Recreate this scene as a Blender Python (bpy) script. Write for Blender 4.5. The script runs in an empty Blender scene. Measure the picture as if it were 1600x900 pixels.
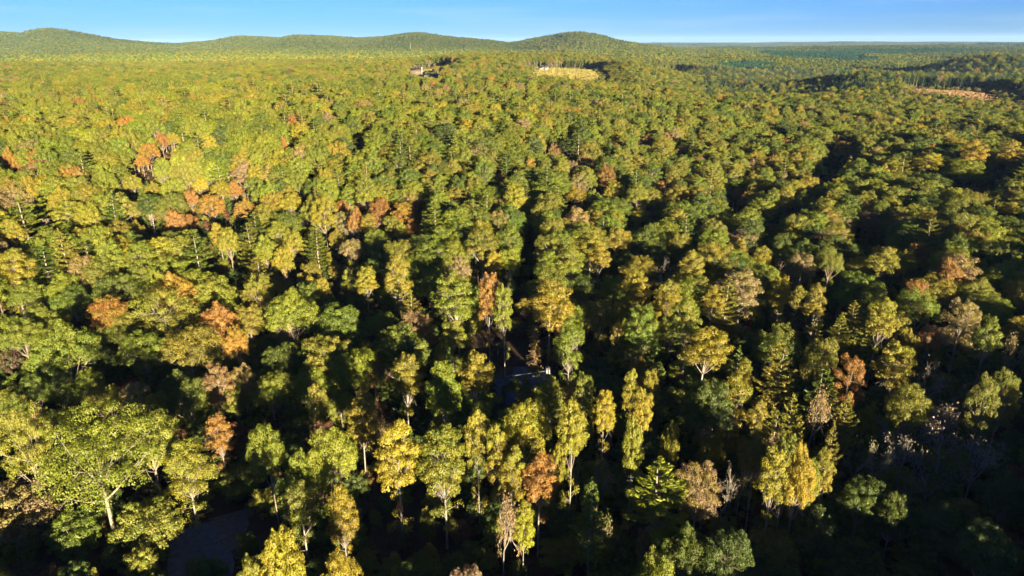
import bpy, math, random
import numpy as np
from mathutils import Vector

rng = np.random.default_rng(7)
random.seed(7)
SC = bpy.context.scene
COL = SC.collection
R = math.radians

# ---------------------------------------------------------------- camera, world, sun, exposure
CAM_H = 85.0
F_PX = 1067.0                     # focal length in pixels of the 1600 px wide photograph
PITCH = R(19.84)
ROLL = R(0.25)
SUN_EL, SUN_AZ = R(8.8), R(25.0)  # the sun stands low behind the camera, to its right

cam_d = bpy.data.cameras.new("camera")
cam_d.sensor_width = 36.0
cam_d.lens = 36.0 * F_PX / 1600.0
cam_d.clip_start = 1.0
cam_d.clip_end = 90000.0
cam = bpy.data.objects.new("camera", cam_d)
COL.objects.link(cam)
cam.location = (0, 0, CAM_H)
cam.rotation_mode = 'XYZ'
from mathutils import Matrix
cam.matrix_world = Matrix.Translation((0, 0, CAM_H)) @ Matrix.Rotation(math.pi / 2 - PITCH, 4, 'X') @ Matrix.Rotation(-ROLL, 4, 'Z')
SC.camera = cam

world = bpy.data.worlds.new("World")
SC.world = world
world.use_nodes = True
wn, wl = world.node_tree.nodes, world.node_tree.links
wn.clear()
w_out = wn.new("ShaderNodeOutputWorld")
w_bg = wn.new("ShaderNodeBackground")
w_sky = wn.new("ShaderNodeTexSky")
w_sky.sky_type = 'NISHITA'
w_sky.sun_disc = False
w_sky.sun_elevation = SUN_EL
w_sky.sun_rotation = R(180) - SUN_AZ
w_sky.altitude = 300
w_sky.air_density = 0.8
w_sky.dust_density = 0.0
w_sky.ozone_density = 4.0
w_bg.inputs['Strength'].default_value = 0.05
w_hsv = wn.new("ShaderNodeMix"); w_hsv.data_type = 'RGBA'; w_hsv.blend_type = 'MULTIPLY'; w_hsv.inputs['Factor'].default_value = 1.0
w_hsv.inputs[7].default_value = (0.235, 0.358, 0.63, 1)      # the deep clear blue of the photograph's sky
wl.new(w_sky.outputs['Color'], w_hsv.inputs[6]); 
w_tc = wn.new("ShaderNodeTexCoord"); w_mp = wn.new("ShaderNodeMapping"); w_mp.inputs['Scale'].default_value = (3.0, 3.0, 38.0)
w_mp.inputs['Rotation'].default_value = (0.06, 0.1, 0.3)
w_nz = wn.new("ShaderNodeTexNoise"); w_nz.inputs['Scale'].default_value = 1.3; w_nz.inputs['Detail'].default_value = 6.0
w_rp = wn.new("ShaderNodeMapRange"); w_rp.inputs['From Min'].default_value = .5; w_rp.inputs['From Max'].default_value = .85; w_rp.inputs['To Max'].default_value = .17
w_cl = wn.new("ShaderNodeMix"); w_cl.data_type = 'RGBA'; w_cl.inputs[7].default_value = (3.2, 3.3, 3.5, 1)      # faint wisps of thin cloud
wl.new(w_tc.outputs['Generated'], w_mp.inputs['Vector']); wl.new(w_mp.outputs[0], w_nz.inputs['Vector']); wl.new(w_nz.outputs['Fac'], w_rp.inputs['Value'])
wl.new(w_rp.outputs[0], w_cl.inputs['Factor']); wl.new(w_hsv.outputs[2], w_cl.inputs[6]); wl.new(w_cl.outputs[2], w_bg.inputs['Color'])
wl.new(w_bg.outputs[0], w_out.inputs['Surface'])

sun_d = bpy.data.lights.new("sun", 'SUN')
sun_d.energy = 5.0
sun_d.angle = R(0.5)
sun_d.color = (1.0, 0.86, 0.62)
sun = bpy.data.objects.new("sun", sun_d)
COL.objects.link(sun)
to_sun = Vector((math.sin(SUN_AZ) * math.cos(SUN_EL), -math.cos(SUN_AZ) * math.cos(SUN_EL), math.sin(SUN_EL)))
sun.rotation_mode = 'QUATERNION'
sun.rotation_quaternion = to_sun.to_track_quat('Z', 'Y')

SC.view_settings.view_transform = 'Standard'
SC.view_settings.look = 'None'
SC.view_settings.exposure = 2.68
SC.view_settings.gamma = 1.0
SC.render.engine = 'CYCLES'
SC.cycles.max_bounces = 5
SC.cycles.diffuse_bounces = 2
SC.cycles.transmission_bounces = 3
SC.cycles.volume_bounces = 0
SC.cycles.use_denoising = True

# ---------------------------------------------------------------- pixel <-> ground geometry
cp, sp_ = math.cos(PITCH), math.sin(PITCH)
cr, sr = math.cos(ROLL), math.sin(ROLL)

def ray(px, py):
    u, v = (px - 800.0) / F_PX, (450.0 - py) / F_PX
    u, v = u * cr + v * sr, -u * sr + v * cr           # undo the roll
    d = np.array([u, cp + v * sp_, -sp_ + v * cp])
    return d

def project(x, y, z):
    zz = z - CAM_H
    f = y * cp - zz * sp_
    up = y * sp_ + zz * cp
    f = np.where(np.abs(f) < 1e-6, 1e-6, f)
    u, v = x / f, up / f
    u, v = u * cr - v * sr, u * sr + v * cr
    return 800 + u * F_PX, 450 - v * F_PX, f

# ---------------------------------------------------------------- terrain
def vnoise(x, y, s, seed=0):
    x = np.asarray(x, float) / s + seed * 17.3
    y = np.asarray(y, float) / s - seed * 9.1
    xi, yi = np.floor(x), np.floor(y)
    fx, fy = x - xi, y - yi
    fx = fx * fx * (3 - 2 * fx); fy = fy * fy * (3 - 2 * fy)
    def h(a, b):
        t = np.sin(a * 127.1 + b * 311.7 + seed * 74.7) * 43758.5453
        return t - np.floor(t)
    return (h(xi, yi) * (1 - fx) + h(xi + 1, yi) * fx) * (1 - fy) + (h(xi, yi + 1) * (1 - fx) + h(xi + 1, yi + 1) * fx) * fy

def smooth(a, b, t):
    t = np.clip((t - a) / (b - a), 0, 1)
    return t * t * (3 - 2 * t)

# skyline of the far ridge, read off the photograph: (pixel x, pixel y)
SKY_PTS = [(-400, 60), (-150, 54), (0, 50), (35, 53), (55, 47), (75, 45), (100, 47), (130, 53), (180, 62), (230, 67), (275, 69), (330, 65),
           (375, 57), (400, 58), (440, 60), (460, 55), (500, 56), (560, 60), (600, 58), (640, 52), (660, 52), (700, 58),
           (760, 63), (795, 68), (815, 65), (850, 58), (885, 52), (905, 50.5), (930, 54), (960, 63), (1000, 70), (1050, 76), (1120, 82), (1300, 90)]
def sky_el(az):
    a, e = [], []
    for px, py in SKY_PTS:
        d = ray(px, py)
        a.append(math.atan2(d[0], d[1])); e.append(math.atan2(d[2], math.hypot(d[0], d[1])))
    return np.interp(az, a, e)

HOUSE_Z = 0.6
def terrain(x, y):
    x = np.asarray(x, float); y = np.asarray(y, float)
    d = np.hypot(x, y) + 1e-6
    az = np.arctan2(x, y)
    deg = np.degrees(az)
    z = (vnoise(x, y, 170, 1) - 0.5) * 15 * smooth(210, 420, d)
    z = z + (vnoise(x, y, 900, 2) - 0.5) * 26 * smooth(700, 1800, d)
    # broad rise in the middle distance, left and centre of the view
    fr = smooth(-60, -45, deg) * (1 - smooth(6, 17, deg))
    z = z + (3 * smooth(420, 1250, d) - 14 * smooth(1500, 2300, d)) * fr
    z = z + (vnoise(x, y, 1300, 12) - .45) * 46 * smooth(1900, 3200, d) * smooth(8, 18, deg)
    z = z + (vnoise(x, y, 3600, 13) - .5) * 60 * smooth(5000, 9000, d) * smooth(5, 12, deg)
    # the ground climbs away from the camera, more on the left, with a level shelf for the house
    climb = 22 * (1 - smooth(-2, 22, deg)) + 8
    z = z + climb * smooth(122, 430, d) * (np.abs(deg) < 70)
    z = z + 15 * smooth(800, 1260, d) * smooth(-12, -3, deg) * (1 - smooth(9, 15, deg)) * (1 - smooth(1500, 2100, d))
    z = z + 18 * smooth(760, 1080, d) * smooth(22, 27, deg) * (1 - smooth(1250, 1700, d))
    pw = 1 - smooth(24, 42, np.hypot(x - 2, y - 146))
    z = z * (1 - pw) + HOUSE_Z * pw
    # far ridge
    Rr = np.interp(deg, [-60, -35, -10, 2, 6, 12, 60], [5200, 5200, 4700, 4300, 3900, 3900, 4200])
    crest = CAM_H + Rr * np.tan(sky_el(az)) - 15
    dd = d + 520 * (vnoise(deg * 60, d * 0.25, 190, 3) - 0.5) * smooth(0, 400, np.abs(d - Rr))
    prof = np.exp(-((dd - Rr) / np.where(dd < Rr, 950, 1500)) ** 2)
    infront = (np.abs(deg) < 60)
    w = prof * infront
    z = z * (1 - w) + np.maximum(crest, z) * w
    # small wooded hill on the right
    hx, hy = 1900 * math.sin(R(34.5)), 1900 * math.cos(R(34.5))
    z = z + 46 * np.exp(-(((x - hx) * .82 - (y - hy) * .57) / 150) ** 2 - (((x - hx) * .57 + (y - hy) * .82) / 260) ** 2)
    # wooded rise behind the camera, on the right, that keeps the near corner in shade
    z = z + 24 * np.exp(-((x - 260) / 95) ** 2 - ((y + 100) / 120) ** 2)
    return z

def hit(px, py, h=0.0):
    """ground point under a thing whose top (height h) is seen at this pixel"""
    d = ray(px, py)
    t = np.geomspace(20, 30000, 6000)
    X, Y, Z = d[0] * t, d[1] * t, CAM_H + d[2] * t
    below = Z < terrain(X, Y) + h
    i = int(np.argmax(below)) if below.any() else len(t) - 1
    return float(X[i]), float(Y[i])

# ---------------------------------------------------------------- materials
def mat(name):
    m = bpy.data.materials.new(name)
    m.use_nodes = True
    m.node_tree.nodes.clear()
    return m, m.node_tree.nodes, m.node_tree.links

def leaf_material():
    m, n, l = mat("leaves")
    out = n.new("ShaderNodeOutputMaterial")
    a1 = n.new("ShaderNodeAttribute"); a1.attribute_type = 'INSTANCER'; a1.attribute_name = "tint"
    a2 = n.new("ShaderNodeAttribute"); a2.attribute_type = 'INSTANCER'; a2.attribute_name = "tint2"
    lv = n.new("ShaderNodeAttribute"); lv.attribute_type = 'GEOMETRY'; lv.attribute_name = "leafv"
    cl = n.new("ShaderNodeAttribute"); cl.attribute_type = 'GEOMETRY'; cl.attribute_name = "clumpv"
    mix = n.new("ShaderNodeMix"); mix.data_type = 'RGBA'
    ramp = n.new("ShaderNodeMapRange"); ramp.inputs['From Min'].default_value = 0.35; ramp.inputs['From Max'].default_value = 0.75
    l.new(cl.outputs['Fac'], ramp.inputs['Value'])
    l.new(ramp.outputs[0], mix.inputs['Factor'])
    l.new(a1.outputs['Color'], mix.inputs[6]); l.new(a2.outputs['Color'], mix.inputs[7])
    br = n.new("ShaderNodeMapRange"); br.inputs['To Min'].default_value = 0.76; br.inputs['To Max'].default_value = 1.24
    l.new(lv.outputs['Fac'], br.inputs['Value'])
    mul = n.new("ShaderNodeVectorMath"); mul.operation = 'SCALE'
    l.new(mix.outputs[2], mul.inputs[0]); l.new(br.outputs[0], mul.inputs['Scale'])
    dif = n.new("ShaderNodeBsdfDiffuse")
    trn = n.new("ShaderNodeBsdfTranslucent")
    gls = n.new("ShaderNodeBsdfGlossy"); gls.inputs['Roughness'].default_value = 0.5
    gls.inputs['Color'].default_value = (0.5, 0.5, 0.5, 1)
    ms = n.new("ShaderNodeMixShader"); ms.inputs[0].default_value = 0.34
    ms2 = n.new("ShaderNodeMixShader"); ms2.inputs[0].default_value = 0.03
    l.new(mul.outputs[0], dif.inputs['Color']); l.new(mul.outputs[0], trn.inputs['Color'])
    l.new(dif.outputs[0], ms.inputs[1]); l.new(trn.outputs[0], ms.inputs[2])
    l.new(ms.outputs[0], ms2.inputs[1]); l.new(gls.outputs[0], ms2.inputs[2])
    l.new(ms2.outputs[0], out.inputs['Surface'])
    return m

def far_leaf_material():
    """distant groves: a colour per grove (tint) with a colour of its own for each tree"""
    m, n, l = mat("far_leaves")
    out = n.new("ShaderNodeOutputMaterial")
    a1 = n.new("ShaderNodeAttribute"); a1.attribute_type = 'INSTANCER'; a1.attribute_name = "tint"
    tv = n.new("ShaderNodeAttribute"); tv.attribute_type = 'GEOMETRY'; tv.attribute_name = "treec"
    mul = n.new("ShaderNodeVectorMath"); mul.operation = 'MULTIPLY'
    l.new(a1.outputs['Color'], mul.inputs[0]); l.new(tv.outputs['Vector'], mul.inputs[1])
    dif = n.new("ShaderNodeBsdfDiffuse")
    l.new(mul.outputs[0], dif.inputs['Color'])
    l.new(dif.outputs[0], out.inputs['Surface'])
    return m

def noise_mat(name, c1, c2, scale, rough=0.9, detail=5.0, c3=None, spec=0.2, stretch=None):
    m, n, l = mat(name)
    out = n.new("ShaderNodeOutputMaterial")
    b = n.new("ShaderNodeBsdfPrincipled")
    g = n.new("ShaderNodeNewGeometry")
    src = g.outputs['Position']
    if stretch:
        mp = n.new("ShaderNodeMapping"); mp.inputs['Scale'].default_value = stretch
        tc = n.new("ShaderNodeTexCoord")
        l.new(tc.outputs['Object'], mp.inputs['Vector']); src = mp.outputs[0]
    t = n.new("ShaderNodeTexNoise"); t.inputs['Scale'].default_value = scale; t.inputs['Detail'].default_value = detail
    l.new(src, t.inputs['Vector'])
    r = n.new("ShaderNodeValToRGB")
    r.color_ramp.elements[0].position = 0.32; r.color_ramp.elements[1].position = 0.68
    r.color_ramp.elements[0].color = (*c1, 1); r.color_ramp.elements[1].color = (*c2, 1)
    if c3:
        e = r.color_ramp.elements.new(0.5); e.color = (*c3, 1)
    l.new(t.outputs['Fac'], r.inputs['Fac'])
    l.new(r.outputs[0], b.inputs['Base Color'])
    b.inputs['Roughness'].default_value = rough
    b.inputs['Specular IOR Level'].default_value = spec
    bm = n.new("ShaderNodeBump"); bm.inputs['Strength'].default_value = 0.35; bm.inputs['Distance'].default_value = 0.05
    l.new(t.outputs['Fac'], bm.inputs['Height']); l.new(bm.outputs[0], b.inputs['Normal'])
    l.new(b.outputs[0], out.inputs['Surface'])
    return m

def ground_material():
    m, n, l = mat("ground")
    out = n.new("ShaderNodeOutputMaterial")
    b = n.new("ShaderNodeBsdfPrincipled")
    b.inputs['Roughness'].default_value = 0.95; b.inputs['Specular IOR Level'].default_value = 0.1
    g = n.new("ShaderNodeNewGeometry")
    def nz(scale, detail=6):
        t = n.new("ShaderNodeTexNoise"); t.inputs['Scale'].default_value = scale; t.inputs['Detail'].default_value = detail
        l.new(g.outputs['Position'], t.inputs['Vector']); return t.outputs['Fac']
    def ramp(f, cols):
        r = n.new("ShaderNodeValToRGB"); l.new(f, r.inputs['Fac'])
        r.color_ramp.elements[0].position, r.color_ramp.elements[0].color = cols[0][0], (*cols[0][1], 1)
        r.color_ramp.elements[1].position, r.color_ramp.elements[1].color = cols[-1][0], (*cols[-1][1], 1)
        for p, c in cols[1:-1]:
            e = r.color_ramp.elements.new(p); e.color = (*c, 1)
        return r.outputs[0]
    litter = ramp(nz(0.35), [(0.3, (0.018, 0.012, 0.008)), (0.5, (0.04, 0.025, 0.014)), (0.7, (0.03, 0.032, 0.014))])
    dry = ramp(nz(0.03), [(0.3, (0.15, 0.15, 0.035)), (0.5, (0.23, 0.18, 0.06)), (0.7, (0.27, 0.19, 0.08))])
    soil = ramp(nz(0.02), [(0.3, (0.17, 0.10, 0.06)), (0.5, (0.25, 0.14, 0.08)), (0.7, (0.20, 0.15, 0.06))])
    wood = ramp(nz(0.012), [(0.3, (0.035, 0.06, 0.018)), (0.5, (0.06, 0.075, 0.022)), (0.7, (0.10, 0.095, 0.03))])
    cov = n.new("ShaderNodeAttribute"); cov.attribute_name = "cover"
    sep = n.new("ShaderNodeSeparateColor"); l.new(cov.outputs['Color'], sep.inputs[0])
    cur = litter
    for ch, c in (('Red', dry), ('Green', soil), ('Blue', wood)):
        mx = n.new("ShaderNodeMix"); mx.data_type = 'RGBA'
        l.new(sep.outputs[ch], mx.inputs['Factor']); l.new(cur, mx.inputs[6]); l.new(c, mx.inputs[7]); cur = mx.outputs[2]
    l.new(cur, b.inputs['Base Color'])
    l.new(b.outputs[0], out.inputs['Surface'])
    return m

M_LEAF = leaf_material()
M_FAR = far_leaf_material()
M_PALE = noise_mat("pale_bark", (0.13, 0.105, 0.07), (0.24, 0.20, 0.14), 1.2, stretch=(3, 3, 0.6))
M_BARK = noise_mat("brown_bark", (0.09, 0.07, 0.05), (0.22, 0.17, 0.12), 2.0, stretch=(3, 3, 0.5))
M_GREY = noise_mat("grey_bark", (0.11, 0.09, 0.07), (0.24, 0.20, 0.16), 1.5, stretch=(3, 3, 0.6))
M_TWIG = noise_mat("grey_twigs", (0.12, 0.10, 0.082), (0.21, 0.178, 0.145), 1.5, stretch=(3, 3, 0.6))
M_GROUND = ground_material()

# ---------------------------------------------------------------- mesh building
class Geo:
    def __init__(self):
        self.v, self.f, self.n = [], [], 0
        self.lv, self.cv, self.mi = [], [], []
    def add(self, verts, quads, lv=None, cv=None, mi=0):
        verts = np.asarray(verts, float).reshape(-1, 3); quads = np.asarray(quads, int).reshape(-1, 4)
        self.v.append(verts); self.f.append(quads + self.n); self.n += len(verts)
        k = len(quads)
        self.lv.append(np.full(k, 0.5) if lv is None else np.broadcast_to(lv, k))
        self.cv.append(np.full(k, 0.5) if cv is None else np.broadcast_to(cv, k))
        self.mi.append(np.full(k, mi))
    def tube(self, pts, radii, sides=6, mi=0, cap=True):
        pts = np.asarray(pts, float); n = len(pts)
        tang = np.gradient(pts, axis=0)
        tang /= np.linalg.norm(tang, axis=1)[:, None] + 1e-9
        ref = np.array([1, 0, 0]) if abs(tang[0][0]) < 0.8 else np.array([0, 1, 0])
        A = np.cross(tang, ref); A /= np.linalg.norm(A, axis=1)[:, None] + 1e-9
        B = np.cross(tang, A)
        th = np.arange(sides) * 2 * math.pi / sides
        ring = (pts[:, None, :] + np.asarray(radii)[:, None, None] * (np.cos(th)[None, :, None] * A[:, None, :] + np.sin(th)[None, :, None] * B[:, None, :]))
        q = []
        for i in range(n - 1):
            for j in range(sides):
                k = (j + 1) % sides
                q.append((i * sides + j, i * sides + k, (i + 1) * sides + k, (i + 1) * sides + j))
        self.add(ring.reshape(-1, 3), q, mi=mi)
    def leaves(self, c, nrm, size, cv, aspect=0.62, tang=None, mi=0):
        N = len(c)
        nrm = nrm / (np.linalg.norm(nrm, axis=1)[:, None] + 1e-9)
        rv = rng.normal(size=(N, 3)) if tang is None else tang + rng.normal(size=(N, 3)) * 0.25
        t = rv - nrm * np.sum(rv * nrm, axis=1)[:, None]
        t /= np.linalg.norm(t, axis=1)[:, None] + 1e-9
        b = np.cross(nrm, t)
        s = (np.asarray(size) * rng.uniform(0.65, 1.35, N))[:, None]
        droop = nrm * s * 0.12
        v = np.stack([c - t * s * .5 - droop, c + b * s * .5 * aspect + droop, c + t * s * .5 - droop, c - b * s * .5 * aspect + droop], axis=1)
        q = np.arange(N * 4).reshape(N, 4)
        self.add(v.reshape(-1, 3), q, lv=rng.random(N), cv=cv, mi=mi)
    def mesh(self, name, mats):
        me = bpy.data.meshes.new(name)
        V = np.concatenate(self.v); Q = np.concatenate(self.f)
        me.vertices.add(len(V)); me.vertices.foreach_set("co", V.astype(np.float32).ravel())
        me.loops.add(len(Q) * 4); me.loops.foreach_set("vertex_index", Q.astype(np.int32).ravel())
        me.polygons.add(len(Q)); me.polygons.foreach_set("loop_start", (np.arange(len(Q)) * 4).astype(np.int32))
        me.polygons.foreach_set("material_index", np.concatenate(self.mi).astype(np.int32))
        for m in mats: me.materials.append(m)
        for nm, arr in (("leafv", self.lv), ("clumpv", self.cv)):
            a = me.attributes.new(nm, 'FLOAT', 'FACE'); a.data.foreach_set("value", np.concatenate(arr).astype(np.float32))
        me.update(calc_edges=True); me.validate()
        return me

def merged(geos, name, mats):
    g = Geo()
    for k, src in enumerate(geos):
        for v, f, lv, cv in zip(src.v, [f for f in src.f], src.lv, src.cv):
            g.v.append(v); g.lv.append(lv); g.cv.append(cv); g.mi.append(np.full(len(f), k))
        base = g.n
        for f in src.f: g.f.append(f + base)
        g.n += src.n
    return g.mesh(name, mats)

def bez(p0, p1, bend, n=5):
    t = np.linspace(0, 1, n)[:, None]
    p0, p1 = np.asarray(p0, float), np.asarray(p1, float)
    mid = (p0 + p1) / 2 + np.asarray(bend, float)
    return (1 - t) ** 2 * p0 + 2 * t * (1 - t) * mid + t ** 2 * p1

def spread_pts(k, upper=-0.2):
    """k directions spread over a sphere above a height"""
    out = []
    tries = 0
    md = 2.6 / math.sqrt(k)
    while len(out) < k:
        d = rng.normal(size=3); d /= np.linalg.norm(d)
        tries += 1
        if tries % 60 == 0: md *= 0.93
        if d[2] < upper: continue
        if all(np.linalg.norm(d - o) > md for o in out): out.append(d)
    return np.array(out)

def clump(g, c, r, n, size, cv, flat=0.7, out=None):
    d = rng.normal(size=(n, 3)); d /= np.linalg.norm(d, axis=1)[:, None]
    low = d[:, 2] < -0.45
    d[low, 2] *= -1
    rad = r * rng.uniform(0.55, 1.08, n) ** 0.6
    p = d * rad[:, None]; p[:, 2] *= flat
    if out is not None:                                   # a spray that leans outward
        p += out[None, :] * (np.sum(p * out[None, :], axis=1))[:, None] * 0.45
    nrm = d * 1.0 + rng.normal(size=(n, 3)) * 0.34 + np.array([0, 0, 0.25])
    g.leaves(np.asarray(c)[None, :] + p, nrm, size, np.clip(cv + rng.normal(size=n) * 0.06, 0, 1))

def broad(seed, H=22.0, Rc=8.0, Hc=6.5, k=46, per=150, leaf=0.62, upper=-0.25, clumpr=0.27, trunk_r=0.42, base_low=False, open_=0.0, limbs=1.0, egg=0.0, skirt=0):
    global rng
    rng = np.random.default_rng(seed)
    tr, br, cr_ = Geo(), Geo(), Geo()
    zc = H - Hc
    lean = rng.normal(size=2) * 0.5
    top = np.array([lean[0], lean[1], zc + Hc * 0.25])
    fork = np.array([lean[0] * .5, lean[1] * .5, max(zc - Hc * 0.55, 1.2)])
    pts = np.vstack([bez((0, 0, -1.0), fork, rng.normal(size=3) * .2, 5), bez(fork, top, rng.normal(size=3) * .5, 4)[1:]])
    rad = np.concatenate([[trunk_r * 1.5], np.linspace(trunk_r, trunk_r * .72, 4), np.linspace(trunk_r * .6, trunk_r * .22, 3)])
    tr.tube(pts, rad, 8)
    dirs = spread_pts(k, upper)
    lob = rng.normal(size=(4, 3)); lob /= np.linalg.norm(lob, axis=1)[:, None]
    amp = rng.uniform(-0.12, 0.28, 4)
    for i, d in enumerate(dirs):
        s = 1 + sum(a * max(0, float(d @ q)) ** 2 for a, q in zip(amp, lob)) + rng.normal() * 0.05
        rr = s * (rng.uniform(0.78, 0.94) if rng.random() > 0.25 else rng.uniform(0.45, 0.7))
        w = Rc * (1 - egg * max(0, d[2]))
        c = np.array([d[0] * w * rr, d[1] * w * rr, zc + d[2] * Hc * rr]) + np.array([lean[0], lean[1], 0])
        r = Rc * clumpr * rng.uniform(0.75, 1.3)
        n = int(per * rng.uniform(0.75, 1.25) * (1 - open_ * rng.random()))
        cvv = rng.random() * 0.6 + 0.2 + 0.25 * (d[2] - 0.3)
        clump(cr_, c, r, n, leaf, cvv, 0.68, np.array([d[0], d[1], d[2] * .6]))
        # twigs of leaves thrown out past the clump
        for _ in range(3):
            e = d + rng.normal(size=3) * 0.6; e /= np.linalg.norm(e)
            cc = c + e * r * np.array([1, 1, .7]) * rng.uniform(0.9, 1.25)
            clump(cr_, cc, r * 0.34, max(6, n // 10), leaf * .9, cvv, 0.7)
        if rng.random() < limbs:
            st = pts[3 + int(rng.integers(0, 5))] if d[2] > 0 else pts[3 + int(rng.integers(0, 2))]
            L = np.linalg.norm(c - st)
            r0 = min(trunk_r * .42, 0.017 * L + 0.03)
            br.tube(bez(st, c + d * r * .3, (0, 0, -0.08 * L) + rng.normal(size=3) * L * .06, 5), np.linspace(r0, 0.035, 5), 5)
            for _ in range(2):
                e = d + rng.normal(size=3) * .7; e /= np.linalg.norm(e)
                a = st + (c - st) * rng.uniform(.5, .8)
                br.tube(bez(a, a + e * L * .35, rng.normal(size=3) * .2, 4), np.linspace(r0 * .45, 0.02, 4), 4)
    for _ in range(skirt):
        z = rng.uniform(.22, .75) * (zc - Hc * .4); a = rng.random() * 6.28; rr = rng.uniform(.25, .75) * Rc
        c = np.array([math.cos(a) * rr, math.sin(a) * rr, z])
        clump(cr_, c, Rc * rng.uniform(.16, .3), per // 4, leaf, rng.random(), .8)
        br.tube(bez((lean[0] * .2, lean[1] * .2, z - .8), c, (0, 0, .2), 4), np.linspace(.07, .02, 4), 4)
    return tr, br, cr_

def pine(seed, H=24.0, Rc=5.2, z0=7.0, whorls=13, per=92, thin=1.0, wk=1.0):
    global rng
    rng = np.random.default_rng(seed)
    tr, br, cr_ = Geo(), Geo(), Geo()
    tr.tube(bez((0, 0, -1), (rng.normal() * .3, rng.normal() * .3, H - .3), rng.normal(size=3) * .2, 8), np.linspace(0.36, 0.05, 8), 8)
    for w in range(whorls):
        t = w / (whorls - 1)
        z = z0 + (H - z0 - 0.6) * t + rng.normal() * .15
        L0 = Rc * (1 - t) ** 0.75 * (0.75 + 0.25 * math.sin(w * 2.1)) + 0.7
        if t < .15: L0 *= 0.75
        nb = 6 if t < 0.75 else 4
        ph = rng.random() * 6.28
        for j in range(nb):
            if rng.random() < 0.10: continue
            a = ph + j * 2 * math.pi / nb + rng.normal() * .18
            L = L0 * rng.uniform(.7, 1.15)
            rise = 0.12 + 0.35 * t + rng.normal() * .06
            dv = np.array([math.cos(a), math.sin(a), rise])
            p0 = np.array([0, 0, z]); p1 = p0 + dv * L
            P = bez(p0, p1, (0, 0, -0.10 * L), 5)
            br.tube(P, np.linspace(0.075 * (1.1 - t) + .02, .02, 5), 4)
            n = int(per * thin * (0.45 + L / Rc))
            s = rng.uniform(.28, 1.05, n)
            wid = 0.95 * np.sin(np.clip(s, 0, 1) * 2.6) * (0.45 + 0.19 * L) * wk
            side = np.array([-math.sin(a), math.cos(a), 0])
            up = np.array([0, 0, 1.0])
            off = rng.uniform(-1, 1, n)
            c = p0 + dv[None, :] * (s * L)[:, None] + side[None, :] * (off * wid)[:, None] + up[None, :] * (rng.uniform(-.1, .35, n) * (0.3 + .1 * L) - 0.10 * L * 2 * s * (1 - s))[:, None]
            tg = dv[None, :] * .9 + side[None, :] * (off * .8)[:, None] + up[None, :] * .3
            nr = up[None, :] + rng.normal(size=(n, 3)) * .55
            cr_.leaves(c, nr, 0.74, np.clip(.5 + rng.normal() * .15 + rng.normal(size=n) * .08, 0, 1), aspect=.34, tang=tg)
    c = np.array([0, 0, H]) + rng.normal(size=(30, 3)) * np.array([.25, .25, .5])
    cr_.leaves(c, rng.normal(size=(30, 3)), .7, .5, aspect=.34)
    return tr, br, cr_

def cedar(seed, H=13.0, Rc=2.2):
    global rng
    rng = np.random.default_rng(seed)
    tr, br, cr_ = Geo(), Geo(), Geo()
    tr.tube(bez((0, 0, -1), (0, 0, H - .3), (.1, 0, 0), 6), np.linspace(0.22, 0.04, 6), 6)
    for w in range(22):
        t = w / 21
        z = 1.2 + (H - 1.6) * t
        for j in range(6):
            a = rng.random() * 6.28
            L = Rc * (1 - t) ** .8 * rng.uniform(.6, 1.2) + .3
            dv = np.array([math.cos(a), math.sin(a), -.15])
            br.tube(bez((0, 0, z), np.array([0, 0, z]) + dv * L, (0, 0, .05), 3), (.05, .03, .015), 4)
            n = 26
            s = rng.uniform(.3, 1.05, n)
            c = np.array([0, 0, z]) + dv[None, :] * (s * L)[:, None] + rng.normal(size=(n, 3)) * np.array([.22, .22, .12])
            cr_.leaves(c, np.array([0, 0, 1.0]) + rng.normal(size=(n, 3)) * .6, .5, np.clip(rng.random() + rng.normal(size=n) * .05, 0, 1), aspect=.45, tang=np.tile(dv, (n, 1)))
    return tr, br, cr_

def bare(seed, H=15.0, leafy=10, spread=0.9):
    """a tree that has lost most of its leaves: branching twigs, a few dry leaves"""
    global rng
    rng = np.random.default_rng(seed)
    tr, br, cr_ = Geo(), Geo(), Geo()
    fork = np.array([rng.normal() * .4, rng.normal() * .4, H * .38])
    tr.tube(bez((0, 0, -1), fork, rng.normal(size=3) * .3, 6), np.linspace(.34, .2, 6), 7)
    def grow(p, d, L, r, lvl):
        q = p + d * L
        br.tube(bez(p, q, rng.normal(size=3) * L * .1, 4), np.linspace(r, r * .62, 4), 5 if lvl < 2 else 3)
        if lvl >= 4:
            n = int(rng.poisson(leafy))
            if n:
                c = q + rng.normal(size=(n, 3)) * .55
                cr_.leaves(c, rng.normal(size=(n, 3)) + np.array([0, 0, .3]), .42, np.clip(rng.random(n), 0, 1))
            return
        for _ in range(int(rng.integers(3, 5)) if lvl < 3 else 3):
            e = d * 0.9 + rng.normal(size=3) * .55 * spread + np.array([0, 0, .12]); e /= np.linalg.norm(e)
            s = rng.uniform(.55, 1.0)
            grow(p + (q - p) * s, e, L * rng.uniform(.62, .82), max(r * .58, .022), lvl + 1)
    for _ in range(4):
        e = np.array([rng.normal() * .55 * spread, rng.normal() * .55 * spread, 1.0]); e /= np.linalg.norm(e)
        grow(fork, e, H * .24, .15, 1)
    if cr_.n == 0: cr_.leaves(fork[None, :] + rng.normal(size=(40, 3)), rng.normal(size=(40, 3)), .3, .5)
    return tr, br, cr_

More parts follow.
